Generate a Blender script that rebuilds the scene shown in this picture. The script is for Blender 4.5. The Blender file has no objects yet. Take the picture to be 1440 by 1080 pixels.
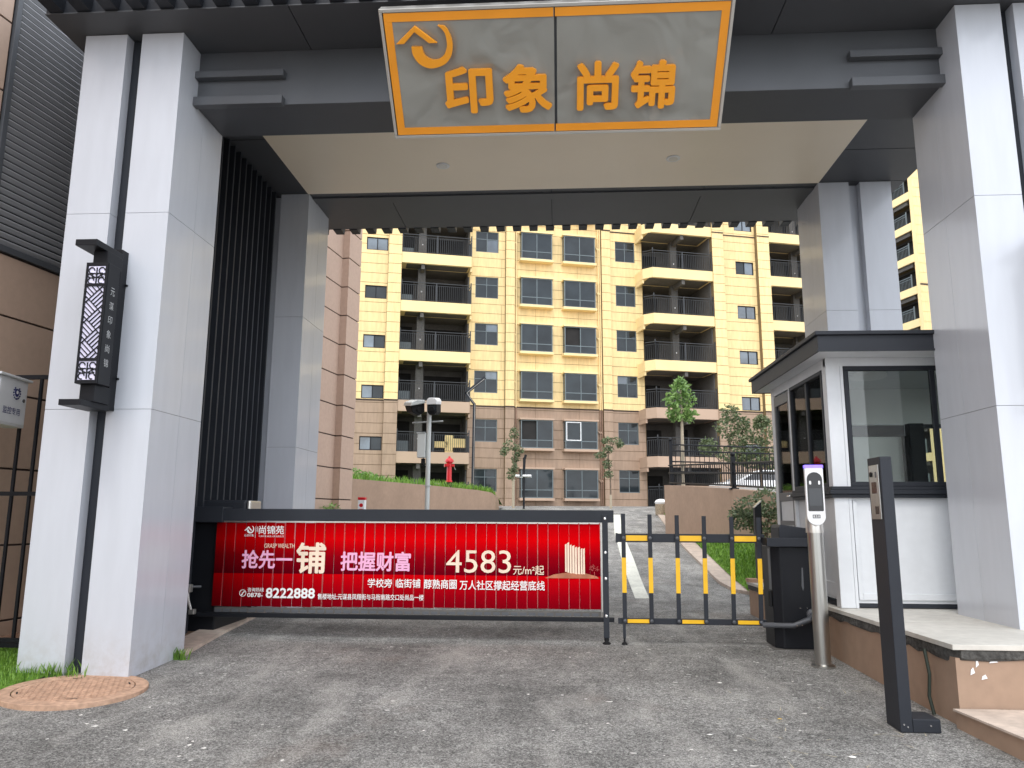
import bpy, bmesh, math, random
from mathutils import Vector, Matrix
random.seed(7)
S = bpy.context.scene
COL = S.collection
R = math.radians
# ---------------------------------------------------------------- camera
cam_d = bpy.data.cameras.new('camera'); cam = bpy.data.objects.new('camera', cam_d); COL.objects.link(cam)
Rt, Up, Fw = (0.99804321, 0.06234552, 0.00477367), (0.00600968, -0.17163479, 0.98514232), (-0.06223854, 0.98318591, 0.17167362)
cam.matrix_world = Matrix(((Rt[0], Up[0], -Fw[0], 0), (Rt[1], Up[1], -Fw[1], 0), (Rt[2], Up[2], -Fw[2], 1.3), (0, 0, 0, 1)))
cam_d.sensor_width = 36; cam_d.lens = 26.806; cam_d.clip_end = 2000; cam_d.clip_start = .05
S.camera = cam
# ---------------------------------------------------------------- daylight
SUN_EL, SUN_AZ = 54, 188        # azimuth clockwise from +Y (north)
W = bpy.data.worlds.new('World'); S.world = W; W.use_nodes = True
wn = W.node_tree; wn.nodes.clear()
sky = wn.nodes.new('ShaderNodeTexSky'); sky.sky_type = 'NISHITA'; sky.sun_disc = False
sky.sun_elevation = R(SUN_EL); sky.sun_rotation = R(SUN_AZ); sky.dust_density = 4.0; sky.air_density = 1.2; sky.altitude = 1200
hs = wn.nodes.new('ShaderNodeHueSaturation'); hs.inputs['Saturation'].default_value = .5
bg = wn.nodes.new('ShaderNodeBackground'); bg.inputs['Strength'].default_value = .15
wo = wn.nodes.new('ShaderNodeOutputWorld')
# broken white cloud over the sky
tcw = wn.nodes.new('ShaderNodeTexCoord'); mpw = wn.nodes.new('ShaderNodeMapping'); mpw.inputs['Scale'].default_value = (1, 1, 2.5)
nzw = wn.nodes.new('ShaderNodeTexNoise'); nzw.inputs['Scale'].default_value = 2.2; nzw.inputs['Detail'].default_value = 7
rpw = wn.nodes.new('ShaderNodeValToRGB'); rpw.color_ramp.elements[0].position = .34; rpw.color_ramp.elements[1].position = .56
mxw = wn.nodes.new('ShaderNodeMix'); mxw.data_type = 'RGBA'; mxw.inputs[7].default_value = (8.2, 8.5, 9.0, 1)
wn.links.new(tcw.outputs['Generated'], mpw.inputs[0]); wn.links.new(mpw.outputs[0], nzw.inputs['Vector']); wn.links.new(nzw.outputs['Fac'], rpw.inputs[0])
wn.links.new(sky.outputs[0], hs.inputs['Color']); wn.links.new(hs.outputs[0], mxw.inputs[6]); wn.links.new(rpw.outputs[0], mxw.inputs[0])
wn.links.new(mxw.outputs[2], bg.inputs[0]); wn.links.new(bg.outputs[0], wo.inputs[0])
sl = bpy.data.lights.new('sun', 'SUN'); so = bpy.data.objects.new('sun', sl); COL.objects.link(so)
sl.energy = .5; sl.angle = R(18); sl.color = (1, .96, .9)
dirn = Vector((math.sin(R(SUN_AZ)) * math.cos(R(SUN_EL)), math.cos(R(SUN_AZ)) * math.cos(R(SUN_EL)), math.sin(R(SUN_EL))))
so.rotation_euler = dirn.to_track_quat('Z', 'Y').to_euler(); so.location = dirn * 60
S.view_settings.view_transform = 'Standard'; S.view_settings.look = 'None'; S.view_settings.gamma = 1
S.view_settings.use_curve_mapping = False; S.view_settings.exposure = 1.02
S.render.engine = 'CYCLES'
S.cycles.max_bounces = 8; S.cycles.diffuse_bounces = 5; S.cycles.glossy_bounces = 4; S.cycles.transmission_bounces = 6; S.cycles.transparent_max_bounces = 12
S.cycles.use_denoising = True

# ---------------------------------------------------------------- materials
MATS = {}
def mat(name, col, rough=.6, metal=0., spec=.5, var=.12, vscale=1.5, bump=0., bscale=60, coat=0., var2=0., v2scale=12, stretch=None, rvar=0., coord='Object'):
    if name in MATS: return MATS[name]
    m = bpy.data.materials.new(name); m.use_nodes = True; MATS[name] = m
    n = m.node_tree.nodes; L = m.node_tree.links; b = n['Principled BSDF']
    b.inputs['Roughness'].default_value = rough; b.inputs['Metallic'].default_value = metal
    b.inputs['Specular IOR Level'].default_value = spec; b.inputs['Coat Weight'].default_value = coat; b.inputs['Coat Roughness'].default_value = .06
    if var > 0 or bump > 0:
        if coord == 'Pos':
            g = n.new('ShaderNodeNewGeometry'); out = g.outputs['Position']
        else:
            g = n.new('ShaderNodeTexCoord'); out = g.outputs['Object']
        if stretch:
            mp = n.new('ShaderNodeMapping'); mp.inputs['Scale'].default_value = stretch; L.new(out, mp.inputs[0]); out = mp.outputs[0]
    if var > 0:
        t = n.new('ShaderNodeTexNoise'); t.inputs['Scale'].default_value = vscale; t.inputs['Detail'].default_value = 5; L.new(out, t.inputs['Vector'])
        r = n.new('ShaderNodeMapRange'); r.inputs[1].default_value = .3; r.inputs[2].default_value = .7
        r.inputs[3].default_value = 1 - var; r.inputs[4].default_value = 1 + var; L.new(t.outputs['Fac'], r.inputs[0])
        val = r.outputs[0]
        if var2 > 0:
            t2 = n.new('ShaderNodeTexNoise'); t2.inputs['Scale'].default_value = v2scale; t2.inputs['Detail'].default_value = 6; L.new(out, t2.inputs['Vector'])
            r2 = n.new('ShaderNodeMapRange'); r2.inputs[1].default_value = .35; r2.inputs[2].default_value = .65; r2.inputs[3].default_value = 1 - var2; r2.inputs[4].default_value = 1 + var2
            L.new(t2.outputs['Fac'], r2.inputs[0]); mm = n.new('ShaderNodeMath'); mm.operation = 'MULTIPLY'; L.new(val, mm.inputs[0]); L.new(r2.outputs[0], mm.inputs[1]); val = mm.outputs[0]
        v = n.new('ShaderNodeVectorMath'); v.operation = 'SCALE'; v.inputs[0].default_value = col[:3]; L.new(val, v.inputs['Scale']); L.new(v.outputs[0], b.inputs['Base Color'])
        if rvar > 0:
            rr = n.new('ShaderNodeMapRange'); rr.inputs[1].default_value = .3; rr.inputs[2].default_value = .7; rr.inputs[3].default_value = rough - rvar; rr.inputs[4].default_value = rough + rvar
            L.new(t.outputs['Fac'], rr.inputs[0]); L.new(rr.outputs[0], b.inputs['Roughness'])
    else: b.inputs['Base Color'].default_value = (*col[:3], 1)
    if bump > 0:
        t = n.new('ShaderNodeTexNoise'); t.inputs['Scale'].default_value = bscale; t.inputs['Detail'].default_value = 4; L.new(out, t.inputs['Vector'])
        bp = n.new('ShaderNodeBump'); bp.inputs['Strength'].default_value = bump; bp.inputs['Distance'].default_value = .02; L.new(t.outputs['Fac'], bp.inputs['Height']); L.new(bp.outputs[0], b.inputs['Normal'])
    return m
white = mat('white_aluminium', (.565, .59, .64), .24, 0, .5, .02, 1.0, .05, 1.0, .25, var2=.022, v2scale=6, coord='Pos', rvar=.02, stretch=(1.6, 1.6, .28))
def splash(m, top=.42, tint=(.36, .31, .26)):
    # dried mud splashed up from the ground, an uneven edge of its own
    n = m.node_tree.nodes; L = m.node_tree.links; b = n['Principled BSDF']; src = b.inputs['Base Color'].links[0].from_socket
    g_ = n.new('ShaderNodeNewGeometry'); sx = n.new('ShaderNodeSeparateXYZ'); L.new(g_.outputs['Position'], sx.inputs[0])
    t = n.new('ShaderNodeTexNoise'); t.inputs['Scale'].default_value = 7; t.inputs['Detail'].default_value = 8; t.inputs['Roughness'].default_value = .7; L.new(g_.outputs['Position'], t.inputs['Vector'])
    a = n.new('ShaderNodeMapRange'); a.inputs[1].default_value = -.1; a.inputs[2].default_value = top; a.inputs[3].default_value = .75; a.inputs[4].default_value = 0; L.new(sx.outputs[2], a.inputs[0])
    c = n.new('ShaderNodeMath'); c.operation = 'MULTIPLY'; L.new(a.outputs[0], c.inputs[0]); e = n.new('ShaderNodeMapRange'); e.inputs[1].default_value = .42; e.inputs[2].default_value = .75; L.new(t.outputs['Fac'], e.inputs[0]); L.new(e.outputs[0], c.inputs[1])
    mx = n.new('ShaderNodeMix'); mx.data_type = 'RGBA'; L.new(c.outputs[0], mx.inputs[0]); L.new(src, mx.inputs[6]); mx.inputs[7].default_value = (*tint, 1); L.new(mx.outputs[2], b.inputs['Base Color'])
splash(white)
whitewarm = mat('white_booth_sheet', (.66, .68, .70), .4, var=.04, vscale=2, bump=.03, bscale=30, var2=.02)
seamw = mat('pillar_core', (.30, .31, .33), .6, var=.05)
grey_d = mat('dark_grey_metal', (.025, .028, .035), .5, .0, .25, .10, 2, .02, 30, coord='Pos')
grey_b = mat('mid_grey_metal', (.082, .087, .096), .38, .0, .5, .10, 1.5, .02, 20, coord='Pos')
soffit_m = mat('soffit_grey_sheet', (.07, .074, .082), .5, 0, .5, .08, .8, .02, 8, coord='Pos')
black = mat('black_metal', (.010, .011, .014), .45, 0, .22, .15, 3, .02, 40)
blackm = mat('matt_black', (.006, .006, .007), .7, 0, .3, .1)
cream = mat('cream_ceiling_sheet', (.93, .81, .64), .38, 0, .5, .03, .7, .04, 1.5, .1, coord='Pos')
orange = mat('orange_acrylic', (.92, .36, .012), .28, 0, .5, .04, 3, .02, 14, .3)
orangef = mat('orange_film', (.88, .33, .02), .3, 0, .5, .05, 3)
silver = mat('aluminium_trim', (.62, .60, .56), .3, .8, .5, .05)
steel = mat('brushed_steel', (.46, .455, .43), .3, 1, .5, .08, 3, .03, 6, stretch=(8, 8, .6))
chrome = mat('bright_bolt', (.8, .8, .8), .25, 1, .5, 0)
yel_tape = mat('yellow_reflective_tape', (.85, .48, .01), .35, 0, .5, .06, 8)
yellow = mat('yellow_cladding', (.84, .63, .31), .62, 0, .4, .07, .3, .06, 14, var2=.07, v2scale=3, stretch=(2.5, 2.5, .4), coord='Pos')
yellow2 = mat('yellow_render', (.86, .665, .34), .65, 0, .4, .05, .6, .05, 10, coord='Pos')
brown = mat('brown_cladding', (.37, .26, .185), .62, 0, .4, .08, .3, .06, 14, var2=.08, v2scale=3, stretch=(2.5, 2.5, .4), coord='Pos')
brown2 = mat('pinkish_brown_render', (.47, .335, .245), .65, 0, .4, .05, .6, .05, 10, coord='Pos')
side_b = mat('tan_cladding', (.52, .37, .28), .42, 0, .45, .06, .7, .05, 5, var2=.03, coord='Pos')
joint = mat('dark_joint', (.055, .035, .03), .8, var=.1)
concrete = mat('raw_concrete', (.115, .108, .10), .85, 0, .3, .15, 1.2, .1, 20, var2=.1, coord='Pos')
wframe = mat('grey_window_frame', (.13, .16, .17), .45, 0, .5, .08)
pane_m = mat('dark_window_glass', (.020, .026, .030), .06, 0, .40, .4, .9, .12, .8, coord='Pos')
pane_b = mat('pale_window_glass', (.11, .14, .17), .04, 0, 1, .5, .8, .08, 1.4, coord='Pos')
void_m = mat('unlit_interior', (.02, .018, .017), .9, var=.3)
kerb_m = mat('pale_kerb_stone', (.52, .43, .36), .8, 0, .3, .12, 3, .15, 40, var2=.1, coord='Pos')
slab_m = mat('pale_stone_slab', (.55, .53, .48), .6, 0, .4, .08, 1.5, .05, 40, var2=.06, coord='Pos')
mortar = mat('dark_mortar_bed', (.085, .083, .078), .95, 0, .2, .35, 5, .9, 35, var2=.3, v2scale=30, coord='Pos')
tan_r = mat('tan_render', (.35, .24, .17), .75, 0, .35, .07, 1.6, .06, 30, var2=.05, v2scale=9, coord='Pos')
whitep = mat('white_plastic', (.78, .78, .78), .35, 0, .5, .03)
redm = mat('red_paint', (.55, .012, .018), .3, 0, .5, .08)
bark = mat('tree_bark', (.16, .12, .09), .9, 0, .2, .25, 12, .4, 40)
wrapm = mat('straw_trunk_wrap', (.42, .36, .27), .9, 0, .2, .2, 20, .5, 60, stretch=(1, 1, 6))
lav = mat('lavender_backlight_panel', (.78, .75, .93), .45, 0, .4, .05)
text_w = mat('white_print', (.83, .82, .80), .5, 0, .4, 0)
text_p = mat('pink_print', (.86, .42, .62), .5, 0, .4, 0)
text_c = mat('cream_print', (.86, .68, .52), .5, 0, .4, .08, 6)
text_s = mat('silver_print', (.45, .46, .46), .5, 0, .4, 0)
navy = mat('navy_print', (.03, .035, .14), .5, 0, .4, 0)
whitel = mat('white_road_paint', (.66, .66, .58), .7, 0, .4, .15, 2, .1, 60, var2=.12, v2scale=25, coord='Pos')
carw = mat('white_car_paint', (.8, .8, .8), .2, 0, .5, 0, coat=1)
carg = mat('car_glass', (.02, .02, .025), .05, 0, .8, 0)
soil = mat('reddish_soil', (.20, .12, .08), .95, 0, .2, .3, 4, .6, 40, var2=.2, coord='Pos')
pvc = mat('white_pvc', (.8, .8, .78), .4, 0, .5, 0)
interior = mat('booth_inner_sheet', (.84, .85, .85), .35, 0, .5, .03, 1.2, .03, 2, coat=.2)

def leafmat(name, c1, c2):
    m = bpy.data.materials.new(name); m.use_nodes = True; n = m.node_tree.nodes; L = m.node_tree.links; b = n['Principled BSDF']
    oi = n.new('ShaderNodeNewGeometry'); rp = n.new('ShaderNodeValToRGB'); rp.color_ramp.elements[0].color = (*c1, 1); rp.color_ramp.elements[1].color = (*c2, 1)
    L.new(oi.outputs['Random Per Island'], rp.inputs[0]); L.new(rp.outputs[0], b.inputs['Base Color'])
    b.inputs['Roughness'].default_value = .5
    tr = n.new('ShaderNodeBsdfTranslucent'); mx = n.new('ShaderNodeMixShader'); mx.inputs[0].default_value = .3
    L.new(rp.outputs[0], tr.inputs[0]); L.new(b.outputs[0], mx.inputs[1]); L.new(tr.outputs[0], mx.inputs[2]); L.new(mx.outputs[0], n['Material Output'].inputs[0])
    MATS[name] = m; return m
leaf_f = leafmat('fresh_leaf', (.10, .20, .05), (.30, .46, .14))
leaf_d = leafmat('olive_leaf', (.06, .10, .04), (.21, .25, .12))
leaf_s = leafmat('grey_green_leaf', (.065, .10, .05), (.22, .27, .14))
grass_m = leafmat('grass_blade', (.08, .19, .02), (.24, .42, .06))
grass_g = mat('grass_ground', (.12, .24, .03), .9, 0, .2, .25, 2, .6, 60, var2=.3, v2scale=18, coord='Pos')

def glassmat():
    m = bpy.data.materials.new('clear_glass'); m.use_nodes = True; n = m.node_tree.nodes; L = m.node_tree.links; n.remove(n['Principled BSDF'])
    tr = n.new('ShaderNodeBsdfTransparent'); tr.inputs[0].default_value = (.90, .93, .91, 1)
    gl = n.new('ShaderNodeBsdfGlossy'); gl.inputs['Roughness'].default_value = .02
    lw = n.new('ShaderNodeFresnel'); lw.inputs[0].default_value = 1.55
    mx = n.new('ShaderNodeMixShader'); L.new(lw.outputs[0], mx.inputs[0]); L.new(tr.outputs[0], mx.inputs[1]); L.new(gl.outputs[0], mx.inputs[2]); L.new(mx.outputs[0], n['Material Output'].inputs[0])
    return m
glass = glassmat()

def asphalt():
    m = bpy.data.materials.new('worn_asphalt'); m.use_nodes = True; n = m.node_tree.nodes; L = m.node_tree.links; b = n['Principled BSDF']
    g = n.new('ShaderNodeNewGeometry'); P = g.outputs['Position']
    def noise(s, d=6, rough=.6, stretch=None):
        o = P
        if stretch:
            mp = n.new('ShaderNodeMapping'); mp.inputs['Scale'].default_value = stretch[:3]; mp.inputs['Rotation'].default_value = (0, 0, stretch[3]); L.new(P, mp.inputs[0]); o = mp.outputs[0]
        t = n.new('ShaderNodeTexNoise'); t.inputs['Scale'].default_value = s; t.inputs['Detail'].default_value = d; t.inputs['Roughness'].default_value = rough; L.new(o, t.inputs['Vector']); return t.outputs['Fac']
    def rng(f, a, bb, lo, hi):
        r = n.new('ShaderNodeMapRange'); r.inputs[1].default_value = a; r.inputs[2].default_value = bb; r.inputs[3].default_value = lo; r.inputs[4].default_value = hi; L.new(f, r.inputs[0]); return r.outputs[0]
    def mul(a, c):
        k = n.new('ShaderNodeMath'); k.operation = 'MULTIPLY'; L.new(a, k.inputs[0])
        if isinstance(c, float): k.inputs[1].default_value = c
        else: L.new(c, k.inputs[1])
        return k.outputs[0]
    fine = rng(noise(105, 4, .8), .33, .67, .18, 1.85)
    v = n.new('ShaderNodeTexVoronoi'); v.inputs['Scale'].default_value = 80; L.new(P, v.inputs['Vector'])
    sp = n.new('ShaderNodeSeparateColor'); L.new(v.outputs['Color'], sp.inputs[0])
    agg = rng(sp.outputs[0], 0., 1., .5, 1.5)
    v2 = n.new('ShaderNodeTexVoronoi'); v2.inputs['Scale'].default_value = 22; L.new(P, v2.inputs['Vector'])
    sp2 = n.new('ShaderNodeSeparateColor'); L.new(v2.outputs['Color'], sp2.inputs[0])
    mid = rng(noise(9, 5), .3, .7, .82, 1.18)
    big = rng(noise(.9, 5, .6), .35, .68, .66, 1.22)
    val = mul(mul(mul(fine, agg), mid), big)
    col = n.new('ShaderNodeVectorMath'); col.operation = 'SCALE'; col.inputs[0].default_value = (.27, .264, .25); L.new(val, col.inputs['Scale'])
    # pale dust: stretched drifts and blotches
    d1 = rng(noise(1.3, 7, .65, (1.6, .5, 1, .5)), .50, .68, 0, .55)
    d2 = rng(noise(3.5, 6, .7, (.35, 1.7, 1, .12)), .56, .72, 0, .45)
    mx = n.new('ShaderNodeMix'); mx.data_type = 'RGBA'; L.new(d1, mx.inputs[0]); L.new(col.outputs[0], mx.inputs[6])
    dc = n.new('ShaderNodeVectorMath'); dc.operation = 'SCALE'; dc.inputs[0].default_value = (.52, .50, .465); L.new(fine, dc.inputs['Scale']); L.new(dc.outputs[0], mx.inputs[7])
    mx2 = n.new('ShaderNodeMix'); mx2.data_type = 'RGBA'; L.new(d2, mx2.inputs[0]); L.new(mx.outputs[2], mx2.inputs[6]); L.new(dc.outputs[0], mx2.inputs[7])
    # reddish soil trace
    d3 = rng(noise(.8, 6, .6, (1, 1, 1, 1.9)), .60, .72, 0, .28)
    mx3 = n.new('ShaderNodeMix'); mx3.data_type = 'RGBA'; L.new(d3, mx3.inputs[0]); L.new(mx2.outputs[2], mx3.inputs[6]); mx3.inputs[7].default_value = (.22, .15, .11, 1)
    L.new(mx3.outputs[2], b.inputs['Base Color'])
    b.inputs['Roughness'].default_value = .85; b.inputs['Specular IOR Level'].default_value = .3
    bp = n.new('ShaderNodeBump'); bp.inputs['Strength'].default_value = .7; bp.inputs['Distance'].default_value = .006; L.new(fine, bp.inputs['Height']); L.new(bp.outputs[0], b.inputs['Normal'])
    return m
asph = asphalt()

def redprint():
    m = bpy.data.materials.new('red_banner_print'); m.use_nodes = True; n = m.node_tree.nodes; L = m.node_tree.links; b = n['Principled BSDF']
    g = n.new('ShaderNodeNewGeometry'); sx = n.new('ShaderNodeSeparateXYZ'); L.new(g.outputs['Position'], sx.inputs[0])
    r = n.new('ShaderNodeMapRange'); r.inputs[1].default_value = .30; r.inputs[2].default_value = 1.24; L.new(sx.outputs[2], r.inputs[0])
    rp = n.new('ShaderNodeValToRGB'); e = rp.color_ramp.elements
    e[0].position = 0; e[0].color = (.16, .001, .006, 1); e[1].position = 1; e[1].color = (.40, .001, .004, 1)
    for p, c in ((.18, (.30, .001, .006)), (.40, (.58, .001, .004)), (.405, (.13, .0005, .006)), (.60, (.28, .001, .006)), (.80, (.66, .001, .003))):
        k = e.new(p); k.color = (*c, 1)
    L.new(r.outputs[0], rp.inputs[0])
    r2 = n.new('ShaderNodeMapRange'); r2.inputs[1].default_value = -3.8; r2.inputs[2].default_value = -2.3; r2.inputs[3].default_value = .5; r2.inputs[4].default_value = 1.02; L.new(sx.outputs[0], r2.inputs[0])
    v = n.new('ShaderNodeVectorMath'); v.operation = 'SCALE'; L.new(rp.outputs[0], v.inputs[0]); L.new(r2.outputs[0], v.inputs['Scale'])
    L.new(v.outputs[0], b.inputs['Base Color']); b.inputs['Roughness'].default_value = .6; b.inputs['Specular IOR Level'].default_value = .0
    return m
red = redprint()

def signface():
    m = bpy.data.materials.new('grey_sign_film'); m.use_nodes = True; n = m.node_tree.nodes; L = m.node_tree.links; b = n['Principled BSDF']
    b.inputs['Base Color'].default_value = (.27, .27, .245, 1); b.inputs['Roughness'].default_value = .12; b.inputs['Coat Weight'].default_value = .6; b.inputs['Coat Roughness'].default_value = .03
    t = n.new('ShaderNodeTexCoord'); w = n.new('ShaderNodeTexNoise'); w.inputs['Scale'].default_value = 1.9; w.inputs['Detail'].default_value = 1.5; w.inputs['Distortion'].default_value = .8; L.new(t.outputs['Object'], w.inputs['Vector'])
    bp = n.new('ShaderNodeBump'); bp.inputs['Strength'].default_value = .7; bp.inputs['Distance'].default_value = .13; L.new(w.outputs['Fac'], bp.inputs['Height']); L.new(bp.outputs[0], b.inputs['Normal']); L.new(bp.outputs[0], b.inputs['Coat Normal'])
    return m
signf = signface()

# ---------------------------------------------------------------- mesh helpers
class MB:
    def __init__(s): s.v = []; s.f = []
    def add(s, vs, fs):
        b = len(s.v); s.v += [tuple(v) for v in vs]; s.f += [tuple(b + i for i in f) for f in fs]; return s
    def box(s, x0, x1, y0, y1, z0, z1, M=None):
        vs = [(x, y, z) for z in (z0, z1) for y in (y0, y1) for x in (x0, x1)]
        if M is not None: vs = [M @ Vector(v) for v in vs]
        return s.add(vs, [(0, 2, 3, 1), (4, 5, 7, 6), (0, 1, 5, 4), (2, 6, 7, 3), (0, 4, 6, 2), (1, 3, 7, 5)])
    def prism(s, pts, d0, d1, axis='y'):
        """outline pts (a, b) extruded along axis"""
        def P(a, b, d): return {'y': (a, d, b), 'x': (d, a, b), 'z': (a, b, d)}[axis]
        n = len(pts); vs = [P(a, b, d0) for a, b in pts] + [P(a, b, d1) for a, b in pts]
        fs = [tuple(range(n))[::-1], tuple(range(n, 2 * n))] + [(i, (i + 1) % n, n + (i + 1) % n, n + i) for i in range(n)]
        return s.add(vs, fs)
    def tube(s, pts, rad, n=8, cap=True):
        pts = [Vector(p) for p in pts]; k = len(pts); rs = rad if isinstance(rad, (list, tuple)) else [rad] * k
        base = len(s.v); up0 = None
        for i, p in enumerate(pts):
            d = (pts[min(i + 1, k - 1)] - pts[max(i - 1, 0)]).normalized()
            a = d.orthogonal().normalized() if up0 is None else (up0 - d * up0.dot(d)).normalized()
            up0 = a; c = d.cross(a)
            for j in range(n):
                t = 2 * math.pi * j / n; s.v.append(tuple(p + (a * math.cos(t) + c * math.sin(t)) * rs[i]))
        for i in range(k - 1):
            for j in range(n):
                s.f.append((base + i * n + j, base + i * n + (j + 1) % n, base + (i + 1) * n + (j + 1) % n, base + (i + 1) * n + j))
        if cap: s.f.append(tuple(base + j for j in range(n))[::-1]); s.f.append(tuple(base + (k - 1) * n + j for j in range(n)))
        return s
    def lathe(s, prof, c=(0, 0, 0), n=20):
        base = len(s.v)
        for r_, z in prof:
            for j in range(n):
                t = 2 * math.pi * j / n; s.v.append((c[0] + r_ * math.cos(t), c[1] + r_ * math.sin(t), c[2] + z))
        for i in range(len(prof) - 1):
            for j in range(n): s.f.append((base + i * n + j, base + i * n + (j + 1) % n, base + (i + 1) * n + (j + 1) % n, base + (i + 1) * n + j))
        s.f.append(tuple(base + j for j in range(n))[::-1]); s.f.append(tuple(base + (len(prof) - 1) * n + j for j in range(n)))
        return s
    def build(s, name, m, parent=None, bevel=0., smooth=False, **kw):
        me = bpy.data.meshes.new(name); me.from_pydata(s.v, [], s.f); me.update()
        bm = bmesh.new(); bm.from_mesh(me); bmesh.ops.recalc_face_normals(bm, faces=bm.faces); bm.to_mesh(me); bm.free()
        me.materials.append(m)
        if smooth: me.polygons.foreach_set('use_smooth', [True] * len(me.polygons))
        return link(name, me, parent, bevel, smooth, **kw)
def link(name, me, parent=None, bevel=0., smooth=False, **kw):
    o = bpy.data.objects.new(name, me); COL.objects.link(o)
    if parent is not None: o.parent = parent
    if bevel > 0:
        b = o.modifiers.new('bevel', 'BEVEL'); b.width = bevel; b.segments = 2; b.limit_method = 'ANGLE'; b.angle_limit = R(40)
    if smooth:
        a = o.modifiers.new('edges', 'EDGE_SPLIT'); a.split_angle = R(45)
    for k, v in kw.items(): o[k] = v
    return o
def thing(name, label, cat, loc=(0, 0, 0), rz=0., group=None):
    o = bpy.data.objects.new(name, None); COL.objects.link(o); o.location = loc; o.rotation_euler = (0, 0, rz); o.empty_display_size = .2
    o['label'] = label; o['category'] = cat
    if group: o['group'] = group
    return o
def tag(o, label, cat, group=None):
    o['label'] = label; o['category'] = cat
    if group: o['group'] = group
    return o
def part_empty(name, parent, loc=(0, 0, 0)):
    o = bpy.data.objects.new(name, None); COL.objects.link(o); o.parent = parent; o.location = loc; o.empty_display_size = .1; return o
def bx(name, m, parent, x0, x1, y0, y1, z0, z1, bevel=0., **kw): return MB().box(x0, x1, y0, y1, z0, z1).build(name, m, parent, bevel, **kw)
BOXC = {}
def cbox(name, m, parent, x0, x1, y0, y1, z0, z1, **kw):
    """box that shares its mesh with every box of the same size"""
    k = (round(x1 - x0, 4), round(y1 - y0, 4), round(z1 - z0, 4), m.name)
    if k not in BOXC:
        b = MB().box(0, k[0], 0, k[1], 0, k[2]); me = bpy.data.meshes.new(name); me.from_pydata(b.v, [], b.f); me.materials.append(m); BOXC[k] = me
    o = link(name, BOXC[k], parent, **kw); o.location = (x0, y0, z0); return o
def text_mesh(body, off=0., ext=.0, bev=0.):
    c = bpy.data.curves.new('lettering', 'FONT'); c.body = body; c.offset = off; c.extrude = ext; c.bevel_depth = bev; c.resolution_u = 3
    o = bpy.data.objects.new('lettering', c); COL.objects.link(o); dg = bpy.context.evaluated_depsgraph_get()
    me = bpy.data.meshes.new_from_object(o.evaluated_get(dg)); COL.objects.unlink(o); bpy.data.objects.remove(o); return me
def text(name, body, m, parent, box, y, off=0., ext=0., M=None, bev=0.):
    """lettering fitted to box=(x0,x1,z0,z1) on a vertical plane at y facing -Y (or into the frame M);
    a heavier stroke (off > 0, in em) comes from a few copies shifted sideways, each a hair in front of the last"""
    me = text_mesh(body, 0., ext, 0.); xs = [v.co.x for v in me.vertices]; ys = [v.co.y for v in me.vertices]
    ax, bx_ = min(xs), max(xs); ay, by = min(ys), max(ys); x0, x1, z0, z1 = box
    sc = (z1 - z0) / (by - ay); d = max(off, 0) * sc
    shifts = [(0, 0)] if d <= 0 else [(0, 0), (d, 0), (-d, 0), (0, d), (0, -d), (d * .7, d * .7), (-d * .7, -d * .7), (d * .7, -d * .7), (-d * .7, d * .7)]
    x0 += d; x1 -= d; z0 += d; z1 -= d; V = []; F = []
    for i, (sx, sz) in enumerate(shifts):
        b0 = len(V)
        for v in me.vertices:
            p = Vector((x0 + (v.co.x - ax) / (bx_ - ax) * (x1 - x0) + sx, y - v.co.z - i * (.00003 if ext == 0 else .0002), z0 + (v.co.y - ay) / (by - ay) * (z1 - z0) + sz))
            V.append((M @ p) if M is not None else p)
        F += [tuple(b0 + k for k in pl.vertices) for pl in me.polygons]
    m2 = bpy.data.meshes.new(name); m2.from_pydata(V, [], F); m2.materials.append(m)
    return link(name, m2, parent)

# ---------------------------------------------------------------- ground
GT = [(-60, -.9), (-20, -.3), (0, -.18), (4, -.14), (5.6, -.09), (7, -.05), (8.4, 0), (10, .02), (12.5, .05), (15, .15), (36, 1.5), (40, 1.75), (45, 1.93), (60, 1.95), (900, 1.95)]
def G(x, y):
    for (a, za), (b, zb) in zip(GT, GT[1:]):
        if y <= b:
            z = za + (zb - za) * max(0, (y - a)) / (b - a); break
    else: z = 1.95
    k = max(0, min(1, (-x - 2.8) / 1.5)) * max(0, min(1, (y - 3) / 3)) * max(0, min(1, (12 - y) / 2))
    return z + .05 * k
def frange(a, b, s):
    r = []; 
    while a < b - 1e-6: r.append(a); a += s
    return r + [b]
xs = [-400, -120, -60, -30] + frange(-16, 16, .5) + [30, 60, 120, 400]
ys = [-300, -60, -20] + frange(-8, 46, .5) + [50, 60, 90, 200, 700]
gm = MB(); gm.v = [(x, y, G(x, y)) for y in ys for x in xs]; nx = len(xs)
gm.f = [(j * nx + i, j * nx + i + 1, (j + 1) * nx + i + 1, (j + 1) * nx + i) for j in range(len(ys) - 1) for i in range(nx - 1)]
gm.build('asphalt_road', asph, kind='structure', smooth=False)
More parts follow.
